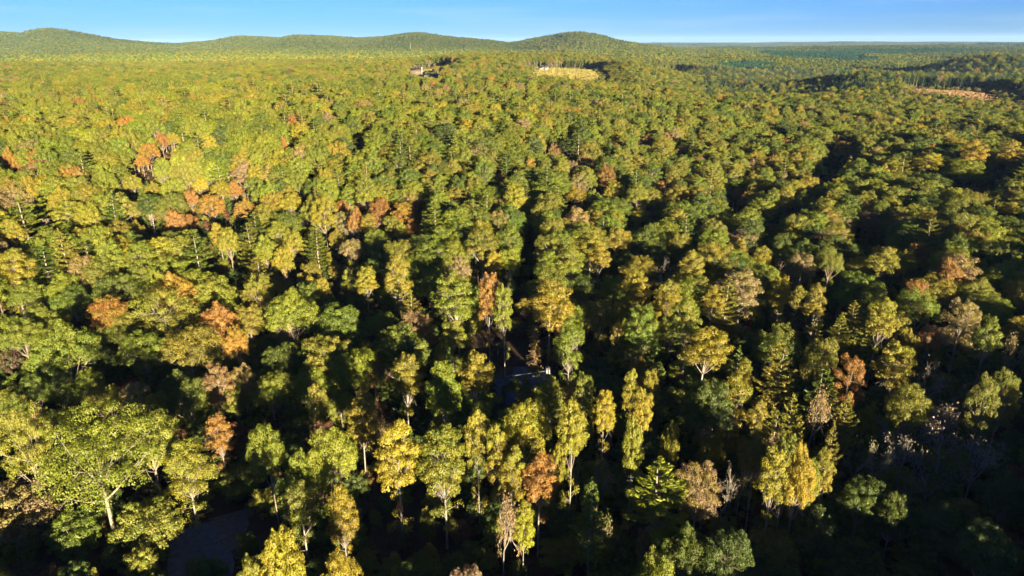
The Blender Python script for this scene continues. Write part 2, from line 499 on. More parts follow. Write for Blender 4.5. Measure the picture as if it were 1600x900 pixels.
# natural sizes: kind -> (height, crown diameter)
SIZE = {'O': (22, 17), 'M': (24, 9.5), 'S': (26, 18), 'P': (24, 11), 'B': (15, 11), 'R': (10, 10), 'C': (13, 5)}
PROTO = {k: [] for k in SIZE}
BARKS = {'O': M_BARK, 'M': M_GREY, 'S': M_PALE, 'P': M_GREY, 'B': M_TWIG, 'R': M_BARK, 'C': M_BARK}
def keep(kind, parts):
    tr, br, cr_ = parts
    allv = np.concatenate(cr_.v) if kind != 'B' else np.concatenate(br.v)
    c0 = np.median(allv[:, :2], axis=0)
    k = SIZE[kind][1] / 2 / np.percentile(np.hypot(*(allv[:, :2] - c0).T), 96)
    kz = SIZE[kind][0] / np.percentile(allv[:, 2], 99.5)
    for g in parts:
        for v in g.v:
            v[:, :2] *= k; v[:, 2] *= kz
    bk = BARKS[kind]
    PROTO[kind].append((tr.mesh("trunk", [bk]), br.mesh("branches", [bk]), cr_.mesh("crown", [M_LEAF]), merged([tr, br, cr_], "forest_tree", [bk, bk, M_LEAF])))
for s in range(6): keep('O', broad(100 + s, 22, 7.9, [6.2, 7.2, 5.4, 6.6, 7.6, 5.8][s], k=[46, 54, 40, 50, 58, 44][s], per=400, leaf=.35, clumpr=[.27, .25, .29, .26, .24, .28][s], limbs=.6, skirt=6))
for s in range(6): keep('M', broad(200 + s, 24, 4.4, [5.2, 6.2, 4.8, 6.6, 5.4, 5.8][s], k=[44, 48, 38, 52, 40, 46][s], per=270, leaf=.31, upper=-.7, clumpr=.32, trunk_r=.25, egg=[.05, .3, -.05, .4, .1, .2][s], limbs=.5, skirt=[14, 9, 5, 16, 11, 8][s]))
for s in range(3): keep('S', broad(300 + s, 26, 8.4, [8.5, 7.5, 8][s], k=[58, 52, 55][s], per=340, leaf=.33, upper=-.6, clumpr=.22, trunk_r=.40, open_=.45, limbs=.32))
for s in range(4): keep('P', pine(400 + s, 24, [5.2, 4.8, 5.5, 5.0][s], [7, 9, 6, 10][s], [13, 12, 14, 8][s], thin=[1, .85, 1.1, 1.5][s], wk=[1, 1, 1, .62][s]))
for s in range(3): keep('B', bare(500 + s, 15, [9, 3, 0.6][s], [1.0, .9, 1.2][s]))
for s in range(3): keep('R', broad(600 + s, 10, 4.7, [4.6, 4.2, 4.8][s], k=[44, 40, 48][s], per=260, leaf=.34, upper=-.8, clumpr=.27, trunk_r=.2, limbs=.5))
for s in range(2): keep('C', cedar(700 + s))
rng = np.random.default_rng(11)

# ---------------------------------------------------------------- leaf colours
PAL = {
    'green':  (0.112, 0.143, 0.014), 'lime': (0.170, 0.185, 0.016), 'olive': (0.165, 0.148, 0.022), 'gold': (0.222, 0.176, 0.018),
    'yellow': (0.245, 0.210, 0.015), 'orange': (0.275, 0.138, 0.026), 'rust': (0.215, 0.108, 0.034), 'tan': (0.230, 0.165, 0.075),
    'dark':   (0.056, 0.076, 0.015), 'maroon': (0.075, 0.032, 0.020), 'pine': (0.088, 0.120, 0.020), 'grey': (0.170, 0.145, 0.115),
    'spruce': (0.036, 0.082, 0.040),
}
WORD = {'green': 'green', 'lime': 'yellow-green', 'olive': 'olive', 'gold': 'golden', 'yellow': 'bright yellow', 'orange': 'orange', 'rust': 'rust-red',
        'tan': 'tan', 'dark': 'dark green', 'maroon': 'dark red', 'pine': 'deep green', 'grey': 'grey', 'spruce': 'blue-green'}
NEXT = {'green': ['lime', 'olive', 'dark'], 'lime': ['green', 'olive', 'lime'], 'olive': ['green', 'gold', 'lime'], 'gold': ['olive', 'lime', 'yellow'],
        'yellow': ['gold', 'lime'], 'orange': ['rust', 'gold'], 'rust': ['orange', 'tan'], 'tan': ['olive', 'tan', 'gold'], 'dark': ['green', 'pine'],
        'maroon': ['rust', 'dark'], 'pine': ['green', 'olive'], 'grey': ['tan', 'olive'], 'spruce': ['spruce', 'pine']}
def tints(colour):
    a = np.array(PAL[colour]) * rng.uniform(.85, 1.18) * (1 + rng.normal(size=3) * .05)
    b = np.array(PAL[NEXT[colour][int(rng.integers(0, len(NEXT[colour])))]]) * rng.uniform(.85, 1.15)
    return a, a * .3 + b * .7
# ---------------------------------------------------------------- setting: ground
C_FOV = 44
angs = np.concatenate([np.arange(-C_FOV, C_FOV + .01, .3), np.arange(C_FOV + 4, 360 - C_FOV - 3.9, 4.0)])
rads = np.concatenate([[2, 10, 20], np.arange(30, 460, 10), np.geomspace(460, 9000, 150), np.geomspace(9600, 24000, 14)])
A, RR = np.meshgrid(np.radians(angs), rads)
gx, gy = (np.sin(A) * RR).ravel(), (np.cos(A) * RR).ravel()
gz = terrain(gx, gy)

def in_poly(x, y, P):
    x, y = np.asarray(x, float), np.asarray(y, float)
    res = np.zeros(x.shape, bool); n = len(P)
    for i in range(n):
        (x1, y1), (x2, y2) = P[i], P[(i + 1) % n]
        c = ((y1 > y) != (y2 > y)) & (x < (x2 - x1) * (y - y1) / ((y2 - y1) or 1e-9) + x1)
        res ^= c
    return res

def sector(px0, px1, d0, d1):
    """a tract of land between two directions and two distances"""
    def az(px):
        r = ray(px, 120); return math.degrees(math.atan2(r[0], r[1]))
    a0, a1 = az(px0), az(px1)
    return lambda x, y: (np.degrees(np.arctan2(x, y)) + 1.2 * (vnoise(x, y, 60, 9) - .5) > a0) & (np.degrees(np.arctan2(x, y)) + 1.2 * (vnoise(x, y, 60, 8) - .5) < a1) & (np.hypot(x, y) + 60 * (vnoise(x, y, 50, 7) - .5) > d0) & (np.hypot(x, y) < d1)

FAR_SPOTS = [(650, 116.5, 20), (675, 121, 26), (849, 110, 17), (1027, 104.5, 18)]
FIELDS = [('dry', sector(832, 936, 830, 1330)), ('dry', sector(634, 690, 1080, 1240)), ('soil', sector(1436, 1560, 920, 1085)), ('dry', sector(1310, 1390, 1750, 2250)),
          ('dry', sector(1000, 1062, 1450, 1800))]
SCRUB = [sector(936, 940, 860, 1300), sector(1560, 1566, 920, 1060)]
def field_mask(x, y):
    m = np.zeros(np.asarray(x).shape, bool)
    for _, f in FIELDS: m |= f(x, y)
    return m
cover = np.zeros((len(gx), 4), np.float32); cover[:, 3] = 1
for kind, f in FIELDS:
    cover[f(gx, gy), 0 if kind == 'dry' else 1] = 1
gd = np.hypot(gx, gy)
cover[:, 2] = smooth(2500, 6000, gd)
na, nr = len(angs), len(rads)
idx = np.arange(na * nr).reshape(nr, na)
q = np.stack([idx[:-1], np.roll(idx[:-1], -1, 1), np.roll(idx[1:], -1, 1), idx[1:]], -1).reshape(-1, 4)[:, ::-1]
me = bpy.data.meshes.new("ground")
V = np.stack([gx, gy, gz], -1)
V = np.vstack([V, [[0, 0, float(terrain(0, 0))]]])
fan = [(int(idx[0, (j + 1) % na]), int(idx[0, j]), len(V) - 1) for j in range(na)]
me.from_pydata(V.tolist(), [], q.tolist() + fan)
ca = me.attributes.new("cover", 'FLOAT_COLOR', 'POINT')
ca.data.foreach_set("color", np.vstack([cover, [[0, 0, 0, 1]]]).astype(np.float32).ravel())
me.polygons.foreach_set("use_smooth", np.ones(len(me.polygons), bool))
me.materials.append(M_GROUND)
ground = bpy.data.objects.new("ground", me); COL.objects.link(ground); ground["kind"] = "structure"

# ---------------------------------------------------------------- trees traced from the photograph
# crown centre x, crown top y, crown width (photo pixels), kind, colour, optional height; after | a landmark phrase, after / a full label
T = """
132 645 160 S lime 27|the tall sycamore-like tree with a pale leaning trunk/large yellow-green spreading tree with a tall pale leaning trunk above the shaded bank
25 636 80 S lime 26|the forked pale tree at the left edge/yellow-green tree with pale forked limbs at the left edge, above a shaded tan bush
12 757 128 R tan 13|the tan-topped bush in the lower left corner/bushy dark tree with a sunlit tan top in the lower left corner
218 787 98 R olive 11|the round bushy tree beside the driveway/low round olive bushy tree standing alone beside the shaded driveway
284 690 72 M gold 20|the golden cone-shaped tree left of the driveway/golden cone-shaped tree just behind the driveway, dark skirt below
337 648 44 M orange 17|the small bright orange tree/small bright orange tree on a thin bare trunk, the brightest orange one in the foreground
372 664 46 R maroon 9
222 640 110 O olive 22
290 598 72 O green
330 672 30 R maroon 8
15 618 62 O green
75 640 50 O green
150 600 46 O olive
50 590 50 O green
92 503 92 O green 24
28 500 66 O green
60 478 54 O green
110 450 64 O green
40 440 56 O green
98 428 64 O lime
178 428 74 O green
170 464 66 O orange 20|the brown-orange oak-like tree on the left/broad brown-orange crown on the left, next to a large gold-olive tree
64 462 34 R maroon 10
108 503 42 R maroon 10
246 453 96 S olive 23|the large gold-olive tree with pale limbs/large gold-olive tree with pale limbs showing, right of a brown-orange crown
338 474 58 O orange 20|the two-part orange crown left of centre/orange crown reaching down to the right, left of a tall pale-limbed olive tree
365 512 40 O orange 17
326 437 74 O lime
186 490 66 O green
218 520 80 O green
288 515 96 O olive
150 536 46 O dark
400 430 52 S olive 20|the fan-shaped olive tree with bare pale limbs/fan-shaped olive tree with bare pale limbs, right of the orange crowns
386 476 56 O olive
10 545 32 R maroon 10
90 578 32 M green
135 580 48 O green
206 598 46 S tan 17|the tan tree with light twigs among green crowns/tan tree with light twigs among green crowns, above the large pale-trunked tree
166 606 50 O olive
276 580 58 O green
336 569 52 S rust 19|the rust-coloured see-through tree/rust-coloured see-through tree with grey limbs, directly behind the small bright orange tree
376 572 30 S tan 16
366 608 44 O lime
240 618 62 O olive
50 555 40 O green
452 453 80 O green 23|the big smooth green crown left of centre/big smooth green crown right of a fan-shaped olive tree
480 442 48 O green
482 432 22 M gold
503 436 24 M gold
436 498 40 O lime
570 418 32 M gold
620 398 44 M gold 25|the tall golden tree above centre left/tall golden egg-shaped crown standing in front of dark gaps, above the rust pair
672 420 60 O green
640 455 40 P olive 20
643 487 48 S rust 18|the pair of rust crowns/left and larger of two rust-coloured crowns just left of the tall olive stand
664 494 32 S rust 16
714 428 66 M lime 27|the tall olive stand behind the clearing/tall dense yellow-green tree behind the house clearing, left of an orange one with long trunks
762 428 36 M orange 29|the tall orange tree with long bare trunks/tall narrow orange tree with long pale bare trunks at the back of the clearing
788 446 30 M lime 27|the tall yellow-green tree at the end of the dirt track/tall slim yellow-green tree at the far end of the brown dirt track
706 500 40 M lime
532 478 80 O green
592 490 54 O green
630 513 82 O green 21
436 540 68 O green
512 530 86 O olive
552 550 84 O lime
583 558 32 O rust 16|the rust bush at the edge of the green oaks/rust-brown crown at the right end of a row of broad green crowns
630 555 48 M gold 23|the golden round-topped tree on a thin trunk/golden round-topped tree on thin trunks, left of a pale yellow-green twin
692 570 54 M lime 24
740 551 56 M gold 23|the two-toned tree left of the house/tree with a gold top and dark green skirt just left of the slate-roofed house
686 534 22 M gold
420 588 66 O lime
482 578 66 O lime
560 566 50 O olive
493 603 34 M olive 22
560 617 50 M gold 22|the golden egg-shaped tree behind dark trunks/golden egg-shaped tree with a small brown tree on its right, left of the clearing
590 630 34 S maroon 15
530 610 36 O lime
688 643 32 R yellow 10
617 655 68 M gold 26|the upright golden tree with a long visible trunk/upright golden-olive tree whose long trunk shows down to the black ground
690 666 80 M lime 25|the wide golden-green tree at centre/wide golden-green tree with a small yellow tuft under it, right of an upright golden one
745 640 44 M gold 26
780 663 40 M gold 25
797 698 46 M gold 22
842 710 60 M orange 21|the orange fan-topped tree/orange fan-topped tree on a thin straight trunk in the central foreground
818 628 80 O yellow 23|the broad bright yellow crown/broad bright yellow crown right below the slate-roofed house
754 632 34 M lime
414 668 60 O lime 22
510 668 80 O lime 23
472 710 64 O lime 20
530 762 50 M gold 20|the golden flame-shaped tree/golden flame-shaped tree with a dark cone-shaped tree at its left
464 757 64 M green 19|the dark cone-shaped tree/dark cone-shaped tree mostly in shadow, left of the golden flame-shaped one
433 835 76 O yellow 23|the yellow-olive crown cut by the bottom edge/larger left yellow-olive crown cut by the bottom edge, right of the driveway
528 866 70 O yellow 22
395 872 50 O olive 18
785 789 52 B tan 17|the half-bare tan tree/half-bare tan tree with a small gold tree beside it, low in the centre
817 787 24 M yellow 17
725 888 40 O tan 18
895 631 50 M gold 27|the tall golden tree on a bare stem/tall golden tree on a long bare stem, right of the broad yellow crown
870 692 25 R gold 14
992 654 33 M lime 27|the slender tree on a very long trunk/slender yellow-green tree on a very long thin trunk, left of a small gold ball crown
1050 656 32 R gold 15|the small golden ball-shaped crown/small golden ball-shaped crown rising out of dark woods
945 711 30 B tan 14
1032 724 98 P lime 22|the star-shaped pine/bright yellow-green pine with star-like tiers of branches in the right foreground
1094 726 74 S tan 18|the big tan tree beside the star-shaped pine/big tan tree with dense dry twigs just right of the bright star-shaped pine
1136 726 48 B tan 17
1162 718 34 B tan 15
925 757 54 P pine 21|the green-topped pine low in the centre/dark pine with a bright green sunlit top, behind a small pinkish-tan tree
938 799 44 B tan 14|the small pinkish-tan bare tree/small pinkish-tan bare tree in front of a green-topped pine
1030 872 82 O lime 22|the yellow-green crown at the bottom edge/yellow-green crown cut by the bottom edge, below the star-shaped pine
1012 819 25 R tan 12
1140 830 80 O dark 19
1076 820 70 O dark 18
1118 668 40 R olive 14
858 442 70 M gold 25|the golden tree right of the dark gap/golden and olive tree standing at the right side of the dark forest gap
910 432 54 O green
957 432 46 O lime
985 447 40 R gold 18|the golden round crown between green ones/golden round crown with fine twigs sitting between dark green clumps
996 424 48 M gold 24
905 476 46 O lime
938 470 56 O olive
965 472 26 R gold 16
1004 484 66 O green 22
1050 494 52 O green
990 518 54 O green
1046 438 44 M gold 24
1078 465 52 M lime 26
1104 512 76 M gold 23|the great golden tree right of centre/great golden tree with pale limbs standing in front of a dark hollow
1000 556 30 R orange 14
890 499 46 M lime 24
872 497 16 C rust 15
835 509 24 C tan 16|the slim tan conifer/slim tan conifer standing alone in the dark just behind the house
988 576 26 M gold 20
1018 581 32 M gold 20
1006 608 38 M gold 24
820 589 34 P olive 15
858 589 46 M lime 20
890 596 30 M rust 18
916 585 34 M lime 22
946 609 36 M yellow 22
905 632 30 M gold 22
1096 594 34 M lime 17
1112 600 78 O dark 21
1150 586 52 M gold 22
1162 562 28 M gold 18
1155 547 34 P green 18
1187 624 32 M gold 18
1140 438 54 P olive
1137 467 25 M gold
1114 448 40 M gold
1198 520 44 O green
1222 434 36 M gold
1278 444 32 M gold 23|the golden fan crown on the right/golden fan-shaped crown on the right with a smaller gold one to its left
1250 446 24 M gold
1218 462 18 M gold
1280 486 25 P olive
1226 510 60 O green 22
1380 466 44 M gold 24
1406 489 36 M gold
1358 486 46 P olive
1316 494 40 P olive
1336 474 34 P olive
1434 439 42 O rust 20|the rust-orange crown on the right/rust-orange crown sitting on top of a bright green tree at right
1442 454 68 O green 20|the bright green tree at right/bright green crown directly below a rust-orange one at right
1510 468 58 S tan 24|the tan tree with a bare forked trunk/gold-tan tree with a bare forked trunk, right of the bright green tree
1455 507 36 O rust 17
1428 517 28 R gold 16
1532 435 68 O green
1558 468 58 O green
1526 500 40 O green
1552 494 40 M green 24|the green tree with a pale straight trunk/green tree with a pale straight trunk showing, near the right edge
1592 494 32 M gold
1588 528 36 B tan 18
1410 539 54 M gold 23|the gold-olive fan-topped tree/gold-olive fan-topped tree with a bare tan tree at its right
1459 563 58 B tan 18|the leafless tan tree/leafless tan tree with spreading twigs, right of a gold-olive one
1334 556 54 S orange 22|the orange-tan feathery tree/orange-tan feathery tree leaning right, on the right side of the view
1286 528 54 O olive 22
1222 540 56 P olive 22
1290 580 54 P green 20
1326 624 42 P olive 17
1430 607 68 O lime 20|the arched yellow-green crown/arched yellow-green crown, last sunlit one before the black lower right corner
1405 640 58 B tan 15
1363 627 32 R lime 14
1276 617 52 B tan 18|the pinkish bare tree with two trunks/pinkish nearly bare tree with two pale trunks, left of dark shade
1546 588 42 S olive 24|the thin pale-trunked tree at the right edge/thin sparse olive tree with a long pale trunk near the right edge
1578 580 34 S olive 22
1510 600 34 B tan 15
1485 655 92 B grey 16|the grey leafless tree in the shade/wide grey leafless tree in deep shade at right
1240 624 50 P olive 20
1212 645 56 P olive 20
1254 692 54 O yellow 24|the big bright gold crown at the shade line/big bright gold crown at the edge of the black shade on the right
1216 700 44 M gold 23
1236 684 36 O lime 24
1268 722 34 M lime 20
1292 703 34 M gold 20
1303 669 36 P olive 19
1216 680 44 S tan 20
1186 674 50 M gold 21
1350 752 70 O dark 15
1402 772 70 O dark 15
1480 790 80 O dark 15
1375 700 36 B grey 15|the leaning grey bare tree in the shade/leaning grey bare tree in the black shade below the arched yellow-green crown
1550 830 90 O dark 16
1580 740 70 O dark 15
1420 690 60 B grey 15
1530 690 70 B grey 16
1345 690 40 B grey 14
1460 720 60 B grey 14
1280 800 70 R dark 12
135 317 40 O yellow 20|the round bright yellow tree/round bright yellow tree at the left, standing beside a dark gap
30 312 58 P green 25|the tall pine at the left edge/tall tiered green pine at the left edge beside a dark gap
10 230 22 O orange 18|the small orange-red crown at the left edge/small orange-red crown at the left edge
18 247 24 O orange
20 288 46 S tan
15 344 36 M gold
238 284 28 O gold
205 274 28 O gold
250 207 24 O orange
268 207 22 O gold
325 212 24 O gold
230 224 30 O orange
220 241 22 O orange
296 297 22 O rust
312 277 24 O gold
340 284 32 O gold
366 284 16 O orange
328 304 44 O orange
382 310 34 O orange
270 328 30 O rust 18|the rust crowns beside the long dark gap/rust crown beside a long dark gap on the left
296 335 24 O rust
210 344 24 O gold
340 349 24 M gold
355 358 34 O gold 18|the golden crown left of the dark gap/golden crown at the left of a dark gap, below the orange row
441 214 14 M orange
452 303 42 O gold
505 308 42 S gold 22|the golden pale-limbed tree above centre/golden pale-limbed tree left of a cluster of orange-red crowns
535 315 24 O orange
536 330 30 S tan
556 325 30 O orange 19|the orange-red cluster/leftmost crown of an orange-red cluster left of centre
592 310 36 O orange
632 317 42 O orange
640 300 30 S tan
573 335 26 M gold
590 326 26 O rust
612 338 28 O olive
646 343 28 O orange
626 348 24 O gold
455 360 40 O gold
525 358 24 O gold
440 386 36 O yellow 18|the round yellow tree left of centre/round yellow tree above a golden-orange one, left of centre
485 412 40 O gold
546 374 40 O tan
720 400 30 S tan 17|the tan-brown round crown left of the dark gap/tan-brown round crown just left of the big dark gap
770 394 28 M yellow
780 271 14 O orange
805 288 36 M gold 24
828 247 18 M orange
866 223 20 O rust
915 239 30 O tan
905 270 32 S tan
900 292 34 O gold
962 284 34 O gold
1000 244 22 M gold
1012 210 22 O orange
1065 228 22 O orange
1033 284 14 O orange
1060 289 38 O gold
1165 304 20 O rust
1178 286 20 M gold
1155 294 18 O orange
966 354 42 O gold 19|the half gold, half orange crown/half gold, half orange crown above the dark stretch right of centre
935 384 34 M gold
1000 324 28 O gold
1080 392 42 M gold 24|the tall golden tree beside the grey dead pine/tall golden tree just right of a grey bare one
1065 364 44 O olive
1158 372 22 M gold
1194 384 28 M gold
1042 404 30 B grey 20|the grey dead pine/grey bare upright tree left of a tall golden tree
1322 222 38 O orange 18|the orange crown on the upper right/broad orange crown in the upper right woods
1360 330 44 O rust 18|the rust crown in the right woods/rust crown on top of a yellow-green one in the right woods
1436 379 46 O orange 18|the orange-red crown on the right/orange-red crown with a gold one at its left, on the right
1420 392 32 M gold
1452 238 48 M yellow 22
1516 250 66 O lime 19|the pale yellow-green wall of crowns/pale yellow-green wide crown at upper right beside a dark gap
1522 219 44 M gold
1582 219 36 M gold
1346 400 46 O gold
1536 404 28 M yellow
1206 350 18 O orange
1231 289 28 M gold
1252 398 52 O tan
560 212 24 O gold
"""
hand = []
for ln in T.strip().splitlines():
    body, _, tail = ln.partition('|')
    mark, _, lab = tail.partition('/')
    p = body.split()
    hand.append((float(p[0]), float(p[1]), float(p[2]), p[3], p[4], float(p[5]) if len(p) > 5 else None, mark, lab))

trees = []          # x, y, sxy, sz, kind, variant, colour, mark, label, (px, top, width)
for px, pt, w, kind, colour, h, mark, lab in hand:
    H0, D0 = SIZE[kind]
    hh = h or H0
    for _ in range(4):
        x, y = hit(px, pt, hh)
        zb = float(terrain(x, y))
        dist = math.sqrt(x * x + y * y + (CAM_H - zb - hh * .7) ** 2)
        fwd = y * cp - (zb + hh * .7 - CAM_H) * sp_
        wm = w * fwd / F_PX
        s = min(max(wm / D0, .35), 1.6)
        if h is None: hh = H0 * min(1.15, .35 + .65 * s)
    trees.append([x, y, s, hh / H0, kind, 3 if 'star-shaped pine' in mark and kind == 'P' else int(rng.integers(0, len(PROTO[kind]))), colour, mark, lab, (px, pt, w)])

# ---------------------------------------------------------------- the rest of the wood: where trees stand
def area_colour(px, py, x, y):
    """share of leaf colours in different parts of the wood"""
    left = 1 - smooth(250, 1100, px)
    c = {'green': .34 + .12 * (1 - left), 'lime': .17 + .28 * left, 'olive': .24 - .06 * left, 'gold': .08, 'yellow': .02 + .02 * left, 'orange': .012, 'rust': .006, 'tan': .03, 'dark': .10 * (1 - left) + .02}
    n = float(vnoise(x, y, 75, 61)) * .65 + float(vnoise(x, y, 210, 62)) * .35      # stands of one kind of tree
    if n > .60: c['gold'] *= 2.6; c['lime'] *= 1.5; c['olive'] *= 1.2; c['green'] *= .5; c['orange'] *= 2
    elif n < .40: c['green'] *= 2.0; c['dark'] *= 1.6; c['gold'] *= .4; c['lime'] *= .6; c['tan'] *= .4
    k = list(c); p = np.array([c[i] for i in k]); return k, p / p.sum()

hx = np.array([t[0] for t in trees]); hy = np.array([t[1] for t in trees])
hr = np.array([SIZE[t[4]][1] * t[2] / 2 for t in trees])
hpx = np.array([t[9][0] for t in trees]); hpt = np.array([t[9][1] for t in trees]); hw = np.array([t[9][2] for t in trees])
hd = np.hypot(hx, hy)

GAPS = [([(735, 512), (800, 512), (870, 575), (875, 612), (765, 620), (735, 560)], 16),        # the house and its clearing
        ([(240, 780), (420, 770), (440, 900), (230, 900)], 0),                                  # the driveway
        ([(800, 395), (850, 400), (850, 520), (805, 520)], 8),                                  # dark gap behind the clearing
        ([(300, 405), (395, 395), (380, 440), (310, 438)], 18), ([(62, 318), (92, 318), (95, 345), (70, 352)], 18), ([(270, 330), (340, 350), (320, 362), (285, 350)], 18),
        ([(180, 335), (215, 340), (215, 375), (195, 370)], 18), ([(1292, 258), (1328, 252), (1312, 284), (1262, 304)], 18), ([(1545, 255), (1600, 250), (1600, 290), (1560, 285)], 18),
        ([(970, 380), (1040, 375), (1035, 400), (960, 405)], 16), ([(1310, 425), (1420, 440), (1420, 462), (1310, 455)], 16), ([(1190, 330), (1290, 300), (1270, 335), (1190, 345)], 16),
        ([(560, 780), (770, 770), (780, 900), (570, 900)], 0), ([(1090, 340), (1170, 328), (1160, 350), (1090, 355)], 16)]
def gap(px, py):
    m = np.zeros(np.shape(px), bool)
    for P, _ in GAPS: m |= in_poly(px, py, P)
    return m

def hex_points(step, d0, d1, half_deg, jitter):
    n = int(d1 / step) + 2
    X, Y = np.meshgrid(np.arange(-n, n + 1) * step, np.arange(-n, n + 1) * step * .87)
    X = X + (np.arange(X.shape[0]) % 2)[:, None] * step * .5
    X = X + rng.uniform(-jitter, jitter, X.shape) * step; Y = Y + rng.uniform(-jitter, jitter, Y.shape) * step
    d = np.hypot(X, Y); a = np.abs(np.degrees(np.arctan2(X, Y)))
    m = (d > d0) & (d < d1) & (a < half_deg)
    return X[m], Y[m]

fill = []
fx, fy = hex_points(6.9, 40, 640, 43, .36)
fz = terrain(fx, fy); fd = np.hypot(fx, fy)
o = np.argsort(fd); fx, fy, fz, fd = fx[o], fy[o], fz[o], fd[o]
isfield = field_mask(fx, fy)
gpx, gpy, _ = project(fx, fy, fz)
for x, y, z, d, bad, bx, by in zip(fx, fy, fz, fd, isfield, gpx, gpy):
    if bad: continue
    near = by > 545
    az = math.degrees(math.atan2(x, y))
    pine_tract = az > 17 and d > 640 + 180 * vnoise(x, y, 200, 21)
    r = rng.random()
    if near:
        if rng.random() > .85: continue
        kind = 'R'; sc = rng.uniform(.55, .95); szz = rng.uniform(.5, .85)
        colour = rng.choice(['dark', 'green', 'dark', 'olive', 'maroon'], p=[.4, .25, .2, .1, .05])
    else:
        kind = 'P' if (pine_tract and r < .85) else ('O' if r < .55 else 'M' if r < .80 else 'P' if r < .86 else 'R' if r < .93 else 'S')
        if d > 350 and kind == 'S' : kind = 'O'
        if kind == 'O': sc = rng.uniform(.48, .82); szz = rng.uniform(.74, .96)
        elif kind == 'M': sc = rng.uniform(.80, 1.15); szz = rng.uniform(.70, .94)
        elif kind == 'P': sc = rng.uniform(.65, 1.05) * (.8 if pine_tract else 1); szz = rng.uniform(.75, 1.05) * (.85 if pine_tract else 1)
        elif kind == 'S': sc = rng.uniform(.5, .8); szz = rng.uniform(.7, .95)
        else: sc = rng.uniform(.7, 1.1); szz = rng.uniform(.9, 1.4)
        big = .80 + .44 * float(vnoise(x, y, 50, 63)); sc *= big; szz *= .5 + .5 * big
        ks, pp = area_colour(bx, by, x, y)
        nz_ = vnoise(x, y, 45, 33)
        colour = rng.choice(ks, p=pp)
        if kind == 'P': colour = rng.choice(['pine', 'green', 'olive'], p=[.7, .2, .1] if pine_tract else [.35, .35, .3])
    H = SIZE[kind][0] * szz; rad = SIZE[kind][1] * sc / 2
    # keep clear of the traced trees, on the ground and where it would stand in front of them
    dd = np.hypot(hx - x, hy - y)
    if (dd < .62 * (hr + rad) * (1 if not near else .5)).any(): continue
    tx, ty, f = project(x, y, z + H)
    if f < 1: continue
    wpx = 2 * rad * F_PX / f
    hide = (hd > d - 2) & (np.abs(hpx - tx) < .40 * (hw + wpx)) & (ty < hpt + hw * .62) & (by > hpt)
    if hide.any(): continue
    if gap(np.array([tx]), np.array([ty + wpx * .4]))[0] or gap(np.array([bx]), np.array([by]))[0]: continue
    fill.append([x, y, sc, szz, kind, int(rng.integers(0, len(PROTO[kind]))), colour, '', '', (float(tx), float(ty), float(wpx))])

# brush and saplings on the shaded forest floor
undergrowth = []
ux, uy = hex_points(4.6, 62, 340, 43, .42)
uz = terrain(ux, uy); upx, upy, _ = project(ux, uy, uz)
road = in_poly(upx, upy, [(250, 795), (400, 790), (392, 870), (368, 905), (255, 905)])
yard = in_poly(upx, upy, [(735, 520), (800, 522), (845, 565), (875, 612), (765, 622), (735, 565)])
for x, y, b in zip(ux, uy, road | yard):
    if b or rng.random() < .25: continue
    k = 'R' if rng.random() < .85 else 'C'
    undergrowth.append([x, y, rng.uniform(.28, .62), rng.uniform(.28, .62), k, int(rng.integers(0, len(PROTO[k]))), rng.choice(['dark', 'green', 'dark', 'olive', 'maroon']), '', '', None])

# the largest of the wood in view become trees of their own; the others form the forest mass
LIMIT = {'broad': 300, 'pine': 60, 'bare': 40}
KIND = {'O': 'broad', 'M': 'broad', 'S': 'broad', 'R': 'broad', 'P': 'pine', 'C': 'pine', 'B': 'bare'}
cnt = {'broad': 0, 'pine': 0, 'bare': 0}
for t in trees: cnt[KIND[t[4]]] += 1
mass = undergrowth
def shown(t):
    px, pt, w = t[9]
    return -20 < px < 1620 and pt < 890
for t in sorted(fill, key=lambda t: -t[9][2]):
    k = KIND[t[4]]
    base_low = t[9][1] > 560
    if shown(t) and not base_low and cnt[k] < LIMIT[k]:
        cnt[k] += 1; trees.append(t)
    else: mass.append(t)

# ---------------------------------------------------------------- labels that single each tree out
SHAPE = {'O': 'broad', 'M': 'upright', 'S': 'open', 'P': 'tiered', 'B': 'bare', 'R': 'low round', 'C': 'slim'}
NOUN = {'O': 'tree', 'M': 'tree', 'S': 'tree', 'P': 'pine', 'B': 'tree', 'R': 'tree', 'C': 'conifer'}
LM = [(t[9][0], t[9][1] + t[9][2] * .4, t[7]) for t in trees if t[7]] + [(812, 595, 'the slate-roofed house'), (325, 840, 'the shaded driveway'), (885, 122, 'the far dry field'), (1500, 150, 'the bare strip of soil')]
def relation(dx, dy):
    a = math.degrees(math.atan2(-dy, dx)) % 360
    return ['to the right of', 'behind and right of', 'behind', 'behind and left of', 'to the left of', 'in front and left of', 'in front of', 'in front and right of'][int((a + 22.5) // 45) % 8]
def reach(r):
    return 'just' if r < 45 else 'a little way' if r < 85 else 'some way' if r < 140 else 'far'
def size_word(w): return 'large ' if w > 62 else 'small ' if w < 27 else ''
preds = []
for t in trees:
    px, py = t[9][0], t[9][1] + t[9][2] * .4
    row = []
    for lx, ly, ph in LM:
        dx, dy = px - lx, py - ly
        r = math.hypot(dx, dy)
        row.append((r, size_word(t[9][2]) + SHAPE[t[4]] + ' ' + WORD[t[6]] + ' ' + NOUN[t[4]], reach(r) + ' ' + relation(dx, dy), ph))
    preds.append(row)
from collections import Counter
count = Counter(p[1:] for row in preds for p in row)
labels, used = [], set()
